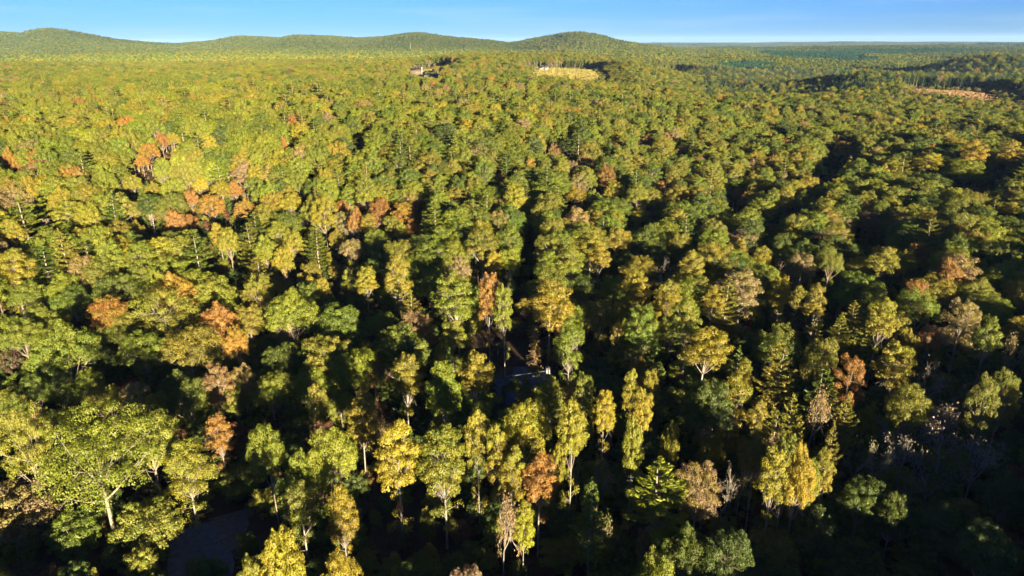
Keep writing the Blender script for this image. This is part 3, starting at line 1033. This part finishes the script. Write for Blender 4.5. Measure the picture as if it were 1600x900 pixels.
for t, row in zip(trees, preds):
    if t[8]: labels.append(t[8]); used.add(t[8]); continue
    best = None
    for p in sorted(row):
        if p[0] < 12: continue
        if count[p[1:]] == 1:
            best = f"{p[1]} {p[2]} {p[3]}"; 
            if len(best.split()) <= 16 and best not in used: break
            best = None
    if best is None:
        rs = [p for p in sorted(row) if p[0] > 12]
        done = False
        for a in rs[:30]:
            for b in rs[:40]:
                if a is b: continue
                cand = f"{a[1]} {a[2]} {a[3]}, {b[2].split(' ', 1)[1] if b[2].startswith(('just','far')) else b[2]} {b[3]}"
                if len(cand.split()) <= 16 and cand not in used: best = cand; done = True; break
            if done: break
        if best is None: best = ' '.join(f"{rs[0][1]} {rs[0][2]} {rs[0][3]}".split()[:16])
    labels.append(best); used.add(best)

for lab in [l for l, n in Counter(labels).items() if n == 2]:        # a pair that shares a description: left and right
    i, j = sorted([i for i, l in enumerate(labels) if l == lab], key=lambda i: trees[i][9][0])
    for k, wd in ((i, 'left-hand '), (j, 'right-hand ')):
        labels[k] = ' '.join((wd + labels[k].replace('large ', '').replace('small ', '')).split()[:16])

NAME = {'broad': 'broadleaf_tree', 'pine': 'pine_tree', 'bare': 'bare_tree'}
GROUP = {'broad': 'broadleaf trees of the autumn forest', 'pine': 'pines and other conifers in the forest', 'bare': 'bare and dying trees in the forest'}
for t, lab in zip(trees, labels):
    x, y, s, sz, kind, var, colour = t[:7]
    k = KIND[kind]
    root = bpy.data.objects.new(NAME[k] if kind != 'C' else 'conifer_tree', None)
    COL.objects.link(root)
    root.location = (x, y, float(terrain(x, y)))
    root.rotation_euler = (0, 0, float(rng.uniform(0, 6.283)))
    root.scale = (s, s, sz)
    root.empty_display_size = .5
    root["label"], root["category"], root["group"] = lab, "tree", GROUP[k]
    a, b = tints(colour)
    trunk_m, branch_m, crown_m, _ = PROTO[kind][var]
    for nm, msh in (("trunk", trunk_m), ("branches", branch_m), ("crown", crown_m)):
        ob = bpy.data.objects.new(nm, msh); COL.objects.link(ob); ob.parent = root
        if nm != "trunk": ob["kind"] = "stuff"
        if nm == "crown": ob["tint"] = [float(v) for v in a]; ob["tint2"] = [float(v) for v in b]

# ---------------------------------------------------------------- forest masses (geometry nodes)
def scatter(name, pts, rots, scls, ids, t1, t2, protos, label, cat):
    col = bpy.data.collections.new(name + " kinds")
    for i, m in enumerate(protos):
        col.objects.link(bpy.data.objects.new(f"{name}_{i:03d}", m))
    n = len(pts)
    me = bpy.data.meshes.new(name)
    me.vertices.add(n); me.vertices.foreach_set("co", np.asarray(pts, np.float32).ravel())
    for nm, tp, arr in (("rot", 'FLOAT_VECTOR', rots), ("scl", 'FLOAT_VECTOR', scls), ("tint", 'FLOAT_VECTOR', t1), ("tint2", 'FLOAT_VECTOR', t2)):
        a = me.attributes.new(nm, tp, 'POINT'); a.data.foreach_set("vector", np.asarray(arr, np.float32).ravel())
    a = me.attributes.new("pick", 'INT', 'POINT'); a.data.foreach_set("value", np.asarray(ids, np.int32))
    ob = bpy.data.objects.new(name, me); COL.objects.link(ob)
    ob["kind"], ob["label"], ob["category"] = "stuff", label, cat
    ng = bpy.data.node_groups.new(name, 'GeometryNodeTree')
    ng.interface.new_socket("Geometry", in_out='INPUT', socket_type='NodeSocketGeometry')
    ng.interface.new_socket("Geometry", in_out='OUTPUT', socket_type='NodeSocketGeometry')
    N, L = ng.nodes, ng.links
    gi, go = N.new("NodeGroupInput"), N.new("NodeGroupOutput")
    ci = N.new("GeometryNodeCollectionInfo"); ci.inputs['Collection'].default_value = col
    ci.inputs['Separate Children'].default_value = True; ci.inputs['Reset Children'].default_value = True
    ip = N.new("GeometryNodeInstanceOnPoints"); ip.inputs['Pick Instance'].default_value = True
    def at(nm, tp):
        k = N.new("GeometryNodeInputNamedAttribute"); k.data_type = tp; k.inputs['Name'].default_value = nm; return k.outputs['Attribute']
    e2r = N.new("FunctionNodeEulerToRotation")
    L.new(at("rot", 'FLOAT_VECTOR'), e2r.inputs[0])
    L.new(gi.outputs[0], ip.inputs['Points']); L.new(ci.outputs[0], ip.inputs['Instance'])
    L.new(at("pick", 'INT'), ip.inputs['Instance Index']); L.new(e2r.outputs[0], ip.inputs['Rotation']); L.new(at("scl", 'FLOAT_VECTOR'), ip.inputs['Scale'])
    L.new(ip.outputs[0], go.inputs[0])
    md = ob.modifiers.new("scatter", 'NODES'); md.node_group = ng
    return ob

order = [(k, i) for k in PROTO for i in range(len(PROTO[k]))]
where = {ki: n for n, ki in enumerate(order)}
# the wood behind and beside the camera, out of the picture, that keeps the near corner in shade
bx_, by_ = hex_points(8.5, 12, 470, 180, .3)
ang = np.abs(np.degrees(np.arctan2(bx_, by_)))
ppx, ppy, pf = project(bx_, by_, terrain(bx_, by_) + 18)
out = (pf < 5) | (ppx < -30) | (ppx > 1630) | (ppy > 930)
keepm = out & ((ang > 43) | (np.hypot(bx_, by_) < 110))
bx_, by_ = bx_[keepm], by_[keepm]
for x, y in zip(bx_, by_):
    if x < -10 and rng.random() < .40: continue
    low = .62 if x < -25 else .78 if x < 80 else 1.0
    if -60 < x < 30 and y > 40: continue
    kind = 'O' if rng.random() < .6 else 'M'
    mass.append([x, y, rng.uniform(.5, .8) if kind == 'O' else rng.uniform(.8, 1.2), rng.uniform(.75, 1.0) * low, kind, int(rng.integers(0, len(PROTO[kind]))), rng.choice(['green', 'olive', 'lime', 'gold']), '', '', None])
# middle distance, out to two kilometres
vx, vy = hex_points(7.6, 640, 2050, 43, .38)
ok = ~field_mask(vx, vy)
vx, vy = vx[ok], vy[ok]
vz = terrain(vx, vy); vd = np.hypot(vx, vy)
tpx, tpy, tf = project(vx, vy, vz + 20)
ok = np.ones(len(vx), bool); low_ = np.zeros(len(vx), bool)
spx, spy, _ = project(vx, vy, vz + 5)
for px_, py_, w_ in FAR_SPOTS:                     # far buildings that stand in the open
    bxx, byy = hit(px_, py_); D = math.hypot(bxx, byy)
    m = 7 * F_PX / vd * .5 + 1
    ux_, uy_ = math.sin(SUN_AZ), -math.cos(SUN_AZ)     # and nothing tall between them and the low sun
    al, ac = (vx - bxx) * ux_ + (vy - byy) * uy_, (vx - bxx) * uy_ - (vy - byy) * ux_
    ok &= ~((al > -12) & (al < 14) & (np.abs(ac) < w_ * .6 + 5)); low_ |= (al > 0) & (al < 50) & (np.abs(ac) < w_ * .6 + 5)
    fr_ = (np.abs(tpx - px_) < w_ / 2 + m) & (vd < D + 16) & (vd > D - 420)
    low_ |= fr_ & (tpy < py_ + .5); ok &= ~(fr_ & (spy < py_ + .5))
vx, vy, vz, vd, tpx, tpy, low_ = [a[ok] for a in (vx, vy, vz, vd, tpx, tpy, low_)]
vaz = np.degrees(np.arctan2(vx, vy))
tract = (vaz > 15) & (vd > 700 + 260 * vnoise(vx, vy, 200, 21)) & (vnoise(vx, vy, 260, 22) > .12)
patch_pine = vnoise(vx, vy, 120, 23) > .87
scrub = low_ | SCRUB[0](vx, vy) | SCRUB[1](vx, vy)
cap = np.full(len(vx), 99.0)                                  # growth rises gently from the sunny edge of a field
for t_ in range(120, 0, -8): cap = np.where(field_mask(vx - t_ * math.sin(SUN_AZ), vy + t_ * math.cos(SUN_AZ)), 3.0 + .15 * t_, cap)
scrub |= cap < 8.5
for ex, ey in ((13, 0), (-13, 0), (0, 15), (0, -15)): scrub |= field_mask(vx + ex, vy + ey)
for x, y, tr_, pp_, px_, py_, scrub_, cap_ in zip(vx, vy, tract, patch_pine, tpx, tpy, scrub, cap):
    r = rng.random()
    if scrub_: 
        mass.append([x, y, rng.uniform(.45, .8), min(rng.uniform(.35, .65), cap_ / 10), 'R', int(rng.integers(0, len(PROTO['R']))), rng.choice(['green', 'olive', 'lime', 'tan']), '', '', None]); continue
    if (tr_ and r < .9) or (pp_ and r < .6) or r < .02:
        kind, sc, szz = 'P', rng.uniform(.6, .9), rng.uniform(.62, .85)
        colour = rng.choice(['spruce', 'pine', 'green'], p=[.8, .15, .05] if tr_ else [.1, .5, .4])
    else:
        kind = 'O' if r < .68 else 'M'
        big = .78 + .5 * float(vnoise(x, y, 55, 63))
        sc = (rng.uniform(.50, .80) if kind == 'O' else rng.uniform(.75, 1.2)) * big
        szz = rng.uniform(.74, .95)
        ks, pp = area_colour(px_, py_, x, y)
        colour = rng.choice(ks, p=pp)
    szz = min(szz, cap_ / SIZE[kind][0])
    mass.append([x, y, sc, szz, kind, int(rng.integers(0, len(PROTO[kind]))), colour, '', '', None])
mp = np.array([(t[0], t[1]) for t in mass])
mz = terrain(mp[:, 0], mp[:, 1])
tt = [tints(t[6]) for t in mass]
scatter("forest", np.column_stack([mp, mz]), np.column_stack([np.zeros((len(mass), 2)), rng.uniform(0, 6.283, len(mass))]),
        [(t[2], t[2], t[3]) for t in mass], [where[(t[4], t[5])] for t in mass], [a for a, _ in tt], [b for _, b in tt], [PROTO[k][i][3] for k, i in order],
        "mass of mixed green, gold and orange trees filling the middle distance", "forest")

# far groves: small tufts of simple trees
def grove(seed, size, step, pine_share, H0=17):
    r = np.random.default_rng(seed)
    g = Geo(); tc = []
    n = int(size / step)
    for i in range(n):
        for j in range(n):
            x = (i + .5 + r.uniform(-.4, .4)) * step - size / 2; y = (j + .5 + r.uniform(-.4, .4)) * step - size / 2
            pine_ = r.random() < pine_share
            H = H0 * r.uniform(.75, 1.2); rad = step * (r.uniform(.42, .7) if not pine_ else r.uniform(.32, .48))
            k = 80
            d = r.normal(size=(k, 3)); d /= np.linalg.norm(d, axis=1)[:, None]; d[:, 2] = np.where(d[:, 2] < -.35, -d[:, 2], d[:, 2])
            hc = rad * (1.05 if not pine_ else 2.0)
            c = d * np.array([rad, rad, hc]) * r.uniform(.75, 1.05, (k, 1))
            if pine_: c[:, :2] *= np.clip(.95 - .5 * c[:, 2:3] / hc, .15, 1.3)
            c += np.array([x, y, H - hc])
            s = step * .27
            t = r.normal(size=(k, 3)); t -= d * np.sum(t * d, axis=1)[:, None]; t /= np.linalg.norm(t, axis=1)[:, None]
            nn = d + r.normal(size=(k, 3)) * .45; nn /= np.linalg.norm(nn, axis=1)[:, None]
            t -= nn * np.sum(t * nn, axis=1)[:, None]; b = np.cross(nn, t)
            v = np.stack([c - t * s * .5, c + b * s * .4, c + t * s * .5, c - b * s * .4], 1)
            g.add(v.reshape(-1, 3), np.arange(k * 4).reshape(k, 4))
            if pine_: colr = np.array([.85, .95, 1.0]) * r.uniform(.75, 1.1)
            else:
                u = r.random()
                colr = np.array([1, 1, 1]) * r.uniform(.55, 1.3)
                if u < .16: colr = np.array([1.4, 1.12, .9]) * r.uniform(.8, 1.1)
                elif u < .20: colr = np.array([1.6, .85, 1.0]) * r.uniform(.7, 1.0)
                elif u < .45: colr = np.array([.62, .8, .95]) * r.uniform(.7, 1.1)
            tc.append(np.tile(colr, (k, 1)) * r.uniform(.8, 1.2, (k, 1)))
    me = g.mesh("grove", [M_FAR])
    a = me.attributes.new("treec", 'FLOAT_VECTOR', 'FACE'); a.data.foreach_set("vector", np.concatenate(tc).astype(np.float32).ravel())
    return me
G_BROAD = [grove(900 + i, 44, 8.8, .08) for i in range(5)]
G_PINE = [grove(920 + i, 44, 6.8, .9, 16) for i in range(4)]
G_BIG = [grove(940 + i, 200, 13, .25, 18) for i in range(3)]
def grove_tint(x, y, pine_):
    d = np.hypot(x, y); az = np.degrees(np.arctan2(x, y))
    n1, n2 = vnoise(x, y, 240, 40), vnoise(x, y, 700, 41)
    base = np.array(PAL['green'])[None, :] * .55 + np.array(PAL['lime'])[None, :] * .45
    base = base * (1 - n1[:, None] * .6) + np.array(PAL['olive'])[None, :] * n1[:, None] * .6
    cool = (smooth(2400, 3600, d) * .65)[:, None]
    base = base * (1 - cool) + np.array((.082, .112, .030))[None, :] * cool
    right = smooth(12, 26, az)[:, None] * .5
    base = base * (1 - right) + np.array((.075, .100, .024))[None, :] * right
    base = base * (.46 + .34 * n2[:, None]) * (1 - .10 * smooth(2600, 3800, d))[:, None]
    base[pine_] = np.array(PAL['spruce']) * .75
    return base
ax, ay = hex_points(38, 2010, 6600, 42.5, .2)
fm = field_mask(ax, ay); ax, ay = ax[~fm], ay[~fm]
d_, az_ = np.hypot(ax, ay), np.degrees(np.arctan2(ax, ay))
pn = ((az_ > 14) & (d_ < 2100) & (vnoise(ax, ay, 330, 50) > .28)) | (vnoise(ax, ay, 420, 51) > np.where(az_ > 10, .60, 1.1))
ids = np.where(pn, rng.integers(0, 4, len(ax)) + 5, rng.integers(0, 5, len(ax)))
gt = grove_tint(ax, ay, pn)
n_ = len(ax)
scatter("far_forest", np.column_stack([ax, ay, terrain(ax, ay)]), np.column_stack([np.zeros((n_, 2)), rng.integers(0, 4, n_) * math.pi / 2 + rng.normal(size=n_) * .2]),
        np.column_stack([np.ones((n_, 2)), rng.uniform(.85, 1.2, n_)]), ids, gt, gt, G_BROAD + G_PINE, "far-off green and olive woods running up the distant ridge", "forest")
ax, ay = hex_points(190, 6500, 16000, 43, .1)
gt = grove_tint(ax, ay, np.zeros(len(ax), bool)); n_ = len(ax)
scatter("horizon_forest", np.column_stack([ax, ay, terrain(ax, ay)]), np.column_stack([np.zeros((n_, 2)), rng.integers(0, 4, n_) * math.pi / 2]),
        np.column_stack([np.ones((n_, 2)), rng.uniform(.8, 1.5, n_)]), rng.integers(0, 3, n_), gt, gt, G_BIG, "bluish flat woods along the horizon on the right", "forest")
# ---------------------------------------------------------------- built things
M_ROOF = noise_mat("slate_roof", (0.045, 0.05, 0.06), (0.085, 0.09, 0.105), 1.3)
M_BROOF = noise_mat("brown_roof", (0.05, 0.034, 0.026), (0.085, 0.058, 0.045), .6)
M_GROOF = noise_mat("grey_roof", (0.06, 0.05, 0.043), (0.10, 0.085, 0.072), .6)
M_WHITE = noise_mat("white_paint", (0.15, 0.135, 0.115), (0.20, 0.18, 0.155), .8)
M_TAN = noise_mat("tan_siding", (0.085, 0.06, 0.042), (0.125, 0.09, 0.063), .8)
M_SIDING = noise_mat("grey_siding", (0.34, 0.34, 0.33), (0.44, 0.44, 0.42), .9)
M_BRICK = noise_mat("pale_brick", (0.45, 0.42, 0.38), (0.62, 0.58, 0.52), 2.5)
M_ASPHALT = noise_mat("asphalt", (0.045, 0.050, 0.060), (0.085, 0.090, 0.102), .9)
M_GRAVEL = noise_mat("gravel", (0.055, 0.046, 0.038), (0.10, 0.086, 0.072), 1.1)
M_DIRT = noise_mat("dirt", (0.16, 0.10, 0.065), (0.28, 0.18, 0.12), .8)
M_BARE = noise_mat("leaf_litter", (0.035, 0.023, 0.014), (0.075, 0.048, 0.030), .5)
M_WOOD = noise_mat("weathered_wood", (0.12, 0.09, 0.07), (0.22, 0.18, 0.14), 4.0)
M_METAL = noise_mat("galvanised_metal", (0.20, 0.20, 0.20), (0.28, 0.28, 0.28), 2.0, rough=.5)
def glass():
    m, n, l = mat("window_glass")
    o = n.new("ShaderNodeOutputMaterial"); b = n.new("ShaderNodeBsdfPrincipled")
    b.inputs['Base Color'].default_value = (.02, .025, .03, 1); b.inputs['Roughness'].default_value = .08
    l.new(b.outputs[0], o.inputs[0]); return m
M_GLASS = glass()

BOXQ = [(0, 3, 2, 1), (4, 5, 6, 7), (0, 1, 5, 4), (1, 2, 6, 5), (2, 3, 7, 6), (3, 0, 4, 7)]
def box(g, c, sz):
    x, y, z = c; a, b, h = [k / 2 for k in sz]
    g.add([(x - a, y - b, z - h), (x + a, y - b, z - h), (x + a, y + b, z - h), (x - a, y + b, z - h), (x - a, y - b, z + h), (x + a, y - b, z + h), (x + a, y + b, z + h), (x - a, y + b, z + h)], BOXQ)
def part(name, g, m, parent, label=None):
    ob = bpy.data.objects.new(name, g.mesh(name, [m])); COL.objects.link(ob)
    ob.parent = parent
    if label: ob["label"] = label
    return ob
def bpart(name, c, sz, m, parent, label=None):
    g = Geo(); box(g, c, sz); return part(name, g, m, parent, label)
def thing(name, label, cat, loc, rz=0.0, group=None):
    o = bpy.data.objects.new(name, None); COL.objects.link(o)
    o.location = loc; o.rotation_euler = (0, 0, rz)
    o["label"], o["category"] = label, cat
    if group: o["group"] = group
    return o

def sheet(name, pix, m, lift, base=0.0):
    """flat ground patch outlined by photo pixels, laid on the (level) near ground"""
    P = [np.array(hit(px, py)) for px, py in pix]
    n, pts = len(P), []
    for i in range(n):                                   # smooth the outline and roughen it a little
        a, b, c, d = P[i - 1], P[i], P[(i + 1) % n], P[(i + 2) % n]
        L = np.linalg.norm(c - b); k = max(2, int(L / .7))
        for t in np.arange(k) / k:
            p = .5 * (2 * b + (c - a) * t + (2 * a - 5 * b + 4 * c - d) * t * t + (3 * b - a - 3 * c + d) * t ** 3)
            pts.append(p * .75 + (b + (c - b) * t) * .25 + rng.normal(size=2) * .10)
    me = bpy.data.meshes.new(name)
    me.from_pydata([(x, y, base + lift) for x, y in pts], [], [list(range(len(pts)))])
    me.materials.append(m)
    ob = bpy.data.objects.new(name, me); COL.objects.link(ob); ob["kind"] = "structure"
    if ob.data.polygons[0].normal.z < 0: ob.data.flip_normals()
    return ob

def gabled(t, L, W, eave, ridge, wall_m, roof_m, cols, rows=1, over=.45, ox=0.0, oy=0.0, door=True, trim=M_WHITE):
    """walls, two roof slopes, ridge cap, windows with frame and pane, a door with handle; long side along X"""
    g = Geo()
    x0, x1, y0, y1 = ox - L / 2, ox + L / 2, oy - W / 2, oy + W / 2
    g.add([(x0, y0, -1), (x1, y0, -1), (x1, y1, -1), (x0, y1, -1), (x0, y0, eave), (x1, y0, eave), (x1, y1, eave), (x0, y1, eave), (x0, oy, ridge - .12), (x1, oy, ridge - .12)],
          [(0, 1, 5, 4), (2, 3, 7, 6), (1, 2, 6, 5), (3, 0, 4, 7), (5, 6, 9, 9), (7, 4, 8, 8)])
    part("wall", g, wall_m, t)
    sl = (ridge - eave) / (W / 2)
    roofs = []
    for sgn in (-1, 1):
        g = Geo(); ye = oy + sgn * (W / 2 + over); ze = eave - sl * over
        a, b = x0 - over, x1 + over
        g.add([(a, ye, ze), (b, ye, ze), (b, oy, ridge), (a, oy, ridge), (a, ye, ze + .16), (b, ye, ze + .16), (b, oy, ridge + .16), (a, oy, ridge + .16)], BOXQ)
        roofs.append(part("roof_slope", g, roof_m, t))
    bpart("ridge_cap", (ox, oy, ridge + .2), (L + 2 * over + .1, .3, .1), roof_m, t)
    for sgn in (-1, 1):
        for r in range(rows):
            for c in range(cols):
                if door and sgn < 0 and r == 0 and c == cols // 2: continue
                wx = x0 + L * (c + .5) / cols; wz = 1.55 + r * 2.8; wy = oy + sgn * (W / 2 + .03)
                f = bpart("window", (wx, wy, wz), (1.25, .1, 1.45), trim, t)
                bpart("pane", (wx, wy + sgn * .06, wz), (1.0, .03, 1.2), M_GLASS, f)
    if door:
        dx = x0 + L * (cols // 2 + .5) / cols
        d = bpart("door", (dx, oy - W / 2 - .04, 1.05), (1.0, .1, 2.1), M_WOOD, t)
        bpart("handle", (dx + .38, oy - W / 2 - .12, 1.05), (.06, .06, .16), M_METAL, d)
    return roofs

# house in the clearing
sheet("clearing_ground", [(742, 528), (800, 528), (832, 570), (864, 600), (800, 625), (752, 610), (738, 565)], M_BARE, .004, HOUSE_Z)
sheet("parking_pad", [(806, 566), (818, 563), (842, 582), (836, 596), (800, 600)], M_ASPHALT, .012, HOUSE_Z)
sheet("dirt_track", [(785, 538), (792, 537), (806, 550), (818, 563), (829, 577), (819, 579), (808, 568), (795, 552)], M_DIRT, .008, HOUSE_Z)
hx0, hy0 = hit(771, 592, 5.6); hx1, hy1 = hit(857, 580, 5.6)
yaw = math.atan2(hy1 - hy0, hx1 - hx0); Lh = math.hypot(hx1 - hx0, hy1 - hy0) - .9
t = thing("house", "slate-roofed house in deep shade in the small clearing, pale chimney at its right end", "house", ((hx0 + hx1) / 2, (hy0 + hy1) / 2, HOUSE_Z), yaw)
rf = gabled(t, Lh, 9.0, 3.0, 5.5, M_SIDING, M_ROOF, 5)
c = bpart("chimney", (Lh / 2 + .15, -.2, 3.4), (.8, 1.2, 6.8), M_BRICK, t, "pale brick chimney on the right gable")
bpart("chimney_cap", (Lh / 2 + .15, -.2, 6.87), (.95, 1.35, .14), M_GRAVEL, c)
def on_slope(x, dy, sz, name, m, lift=.2):
    sl = 2.5 / 4.5
    return bpart(name, (x, -dy, 5.5 - sl * dy + lift), sz, m, t)
on_slope(-Lh * .22, .9, (.7, .7, .35), "roof_vent", M_WHITE); on_slope(Lh * .22, .8, (.6, .6, .3), "roof_vent", M_WHITE)
on_slope(-Lh * .08, 2.4, (.16, .16, .7), "vent_pipe", M_METAL, .4)
# front wing that reaches towards the camera
t2g = Geo(); t_w = Geo()
wx0 = -Lh * .30
t_w.add([(wx0 - 3, -9.5, -1), (wx0 + 3, -9.5, -1), (wx0 + 3, -4.45, -1), (wx0 - 3, -4.45, -1), (wx0 - 3, -9.5, 3), (wx0 + 3, -9.5, 3), (wx0 + 3, -4.45, 3), (wx0 - 3, -4.45, 3), (wx0, -9.5, 4.7), (wx0, -4.45, 4.7)],
        [(0, 1, 5, 4), (1, 2, 6, 5), (3, 0, 4, 7), (4, 5, 8, 8)])
part("wing_wall", t_w, M_SIDING, t)
for sgn in (-1, 1):
    g = Geo(); e = sgn * 3.45
    g.add([(wx0 + e, -9.95, 2.75), (wx0 + e, -1.8, 2.75), (wx0, -1.8, 4.72), (wx0, -9.95, 4.72), (wx0 + e, -9.95, 2.91), (wx0 + e, -1.8, 2.91), (wx0, -1.8, 4.88), (wx0, -9.95, 4.88)], BOXQ)
    part("roof_slope", g, M_ROOF, t)

# driveway in the lower left
sheet("driveway", [(262, 806), (300, 812), (328, 813), (345, 830), (353, 850), (364, 868), (358, 905), (268, 910), (262, 860)], M_ASPHALT, .006)
sheet("gravel_verge", [(268, 800), (330, 796), (394, 797), (392, 807), (330, 812), (285, 810)], M_GRAVEL, .010)
sheet("gravel_pad", [(330, 813.5), (386, 808.5), (378, 848), (352, 862), (346, 832)], M_GRAVEL, .010)
px_, py_ = hit(347, 850)
t = thing("driveway_post", "small dark wooden post with a box on top, on the gravel beside the driveway", "post", (px_, py_, 0.01), .4)
bpart("post", (0, 0, .55), (.12, .12, 1.1), M_WOOD, t)
g = Geo(); g.tube([(-.3, 0, 1.22), (.3, 0, 1.22)], [.16, .16], 8); part("box", g, M_WOOD, t)
bpart("arm", (0, 0, 1.06), (.5, .1, .06), M_WOOD, t)

# far buildings
def far_house(px, py, wpx, name, label, wall_m, roof_m, eave, ridge, W, cols, rows, yaw=0.0):
    x, y = hit(px, py)
    d = math.hypot(x, y) / math.cos(math.atan2(x, y)) ** 0
    L = wpx * (y * cp + (CAM_H - float(terrain(x, y))) * sp_) / F_PX
    t = thing(name, label, "house", (x, y, float(terrain(x, y)) - .1), -math.atan2(x, y) + yaw)
    gabled(t, L, W, eave, ridge, wall_m, roof_m, cols, rows)
    return t, L
t, L = far_house(650, 116.5, 18, "farmhouse", "brown two-storey house with a tan roof, left one of two far buildings", M_TAN, M_BROOF, 5.6, 8.6, 9, 5, 2)
c = bpart("chimney", (L / 2 + .3, 0, 5), (1.0, 1.4, 10.4), M_BRICK, t)
t, L = far_house(675, 121, 24, "long_barn", "long low white building just right of the far brown two-storey house", M_WHITE, M_GROOF, 3.0, 4.6, 9, 7, 1)
t["category"] = "barn"
t, L = far_house(849, 110, 15, "white_farmhouse", "white house standing alone at the top of the far dry field", M_WHITE, M_WHITE, 3.4, 6.2, 9, 5, 1)
for sgn in (-1, 1):
    g = Geo(); xx = sgn * L * .28
    g.add([(xx - 2.6, -7.0, -1), (xx + 2.6, -7.0, -1), (xx + 2.6, -4.4, -1), (xx - 2.6, -4.4, -1), (xx - 2.6, -7.0, 3.4), (xx + 2.6, -7.0, 3.4), (xx + 2.6, -4.4, 3.4), (xx - 2.6, -4.4, 3.4), (xx, -7.0, 6.0), (xx, -4.4, 6.0)],
          [(0, 1, 5, 4), (1, 2, 6, 5), (3, 0, 4, 7), (4, 5, 8, 8), (5, 6, 9, 8), (7, 4, 8, 9)])
    part("gable_bay", g, M_WHITE, t)
t, L = far_house(1027, 104.5, 18, "tan_farmhouse", "low tan house with a brown roof among trees at the foot of the peak", M_TAN, M_BROOF, 3.2, 5.6, 9, 5, 1)
# lattice mast on the ridge
x, y = hit(642, 84); z = float(terrain(x, y))
t = thing("radio_mast", "thin pale lattice mast rising from the distant ridge, left of centre", "mast", (x, y, z))
Hm = 46
for k in range(3):
    a = k * 2.094
    g = Geo(); g.tube([(1.4 * math.cos(a), 1.4 * math.sin(a), -1), (.7 * math.cos(a), .7 * math.sin(a), Hm)], [.16, .1], 5); part("mast_leg", g, M_METAL, t)
g = Geo()
for q_ in range(16):
    z0, z1 = q_ * Hm / 16, (q_ + 1) * Hm / 16
    for k in range(3):
        a, b = (k + q_) * 2.094, (k + q_ + 1) * 2.094
        r0, r1 = 1.4 - .7 * z0 / Hm, 1.4 - .7 * z1 / Hm
        g.tube([(r0 * math.cos(a), r0 * math.sin(a), z0), (r1 * math.cos(b), r1 * math.sin(b), z1)], [.06, .06], 4)
ob = part("bracing", g, M_METAL, t); ob["kind"] = "stuff"
bpart("antenna", (0, 0, Hm + 1.5), (.12, .12, 3.4), M_WHITE, t)

# dry grass standing in the far fields
def turf(seed, size=24, n=420, h=.9):
    r = np.random.default_rng(seed); g = Geo()
    c = np.column_stack([r.uniform(-size / 2, size / 2, (n, 2)), np.full(n, h * .3)])
    a = r.uniform(0, math.pi, n); w = r.uniform(.7, 1.5, n) ; hh = h * r.uniform(.6, 1.3, n)
    tx = np.column_stack([np.cos(a) * w, np.sin(a) * w, np.zeros(n)]); lean = np.column_stack([r.normal(size=(n, 2)) * .3, hh])
    v = np.stack([c - tx, c + tx, c + tx * .6 + lean, c - tx * .7 + lean], 1)
    g.add(v.reshape(-1, 3), np.arange(n * 4).reshape(n, 4))
    me = g.mesh("turf", [M_FAR])
    tc = np.ones((n, 3)) * r.uniform(.75, 1.25, (n, 1)); tc[:, 1] *= r.uniform(.9, 1.2, n)
    k = me.attributes.new("treec", 'FLOAT_VECTOR', 'FACE'); k.data.foreach_set("vector", tc.astype(np.float32).ravel())
    return me
tx_, ty_ = hex_points(20, 800, 2300, 43, .2)
P_, Tn = [], []
for kind, f in FIELDS:
    m = f(tx_, ty_)
    for x, y in zip(tx_[m], ty_[m]):
        P_.append((x, y, float(terrain(x, y))))
        n1 = float(vnoise(x, y, 70, 60))
        Tn.append(np.array((.15, .112, .034)) * (1 - n1 * .5) + np.array((.085, .09, .02)) * n1 * .5 if kind == 'dry' else np.array((.17, .10, .05)) * (1 - n1 * .4) + np.array((.11, .09, .025)) * n1 * .4)
n_ = len(P_)
scatter("dry_grass", P_, np.column_stack([np.zeros((n_, 2)), rng.uniform(0, 6.28, n_)]), np.ones((n_, 3)), rng.integers(0, 3, n_), Tn, Tn, [turf(i) for i in range(3)],
        "dry tan and greenish grass covering the open far fields", "grass")

# ---------------------------------------------------------------- haze
def haze():
    m, n, l = mat("haze")
    o = n.new("ShaderNodeOutputMaterial"); v = n.new("ShaderNodeVolumePrincipled")
    v.inputs['Color'].default_value = (.40, .62, 1.0, 1)
    v.inputs['Density'].default_value = HAZE
    v.inputs['Density Attribute'].default_value = ""
    l.new(v.outputs[0], o.inputs['Volume'])
    lo, hi = float(V[:, 2].min()) - 1, max(float(V[:, 2].max()) + 40, CAM_H + 40)
    g = Geo(); box(g, (0, 0, (lo + hi) / 2), (50000, 50000, hi - lo))
    ob = bpy.data.objects.new("haze", g.mesh("haze", [m])); COL.objects.link(ob); ob["kind"] = "stuff"
HAZE = 1.8e-5
haze()
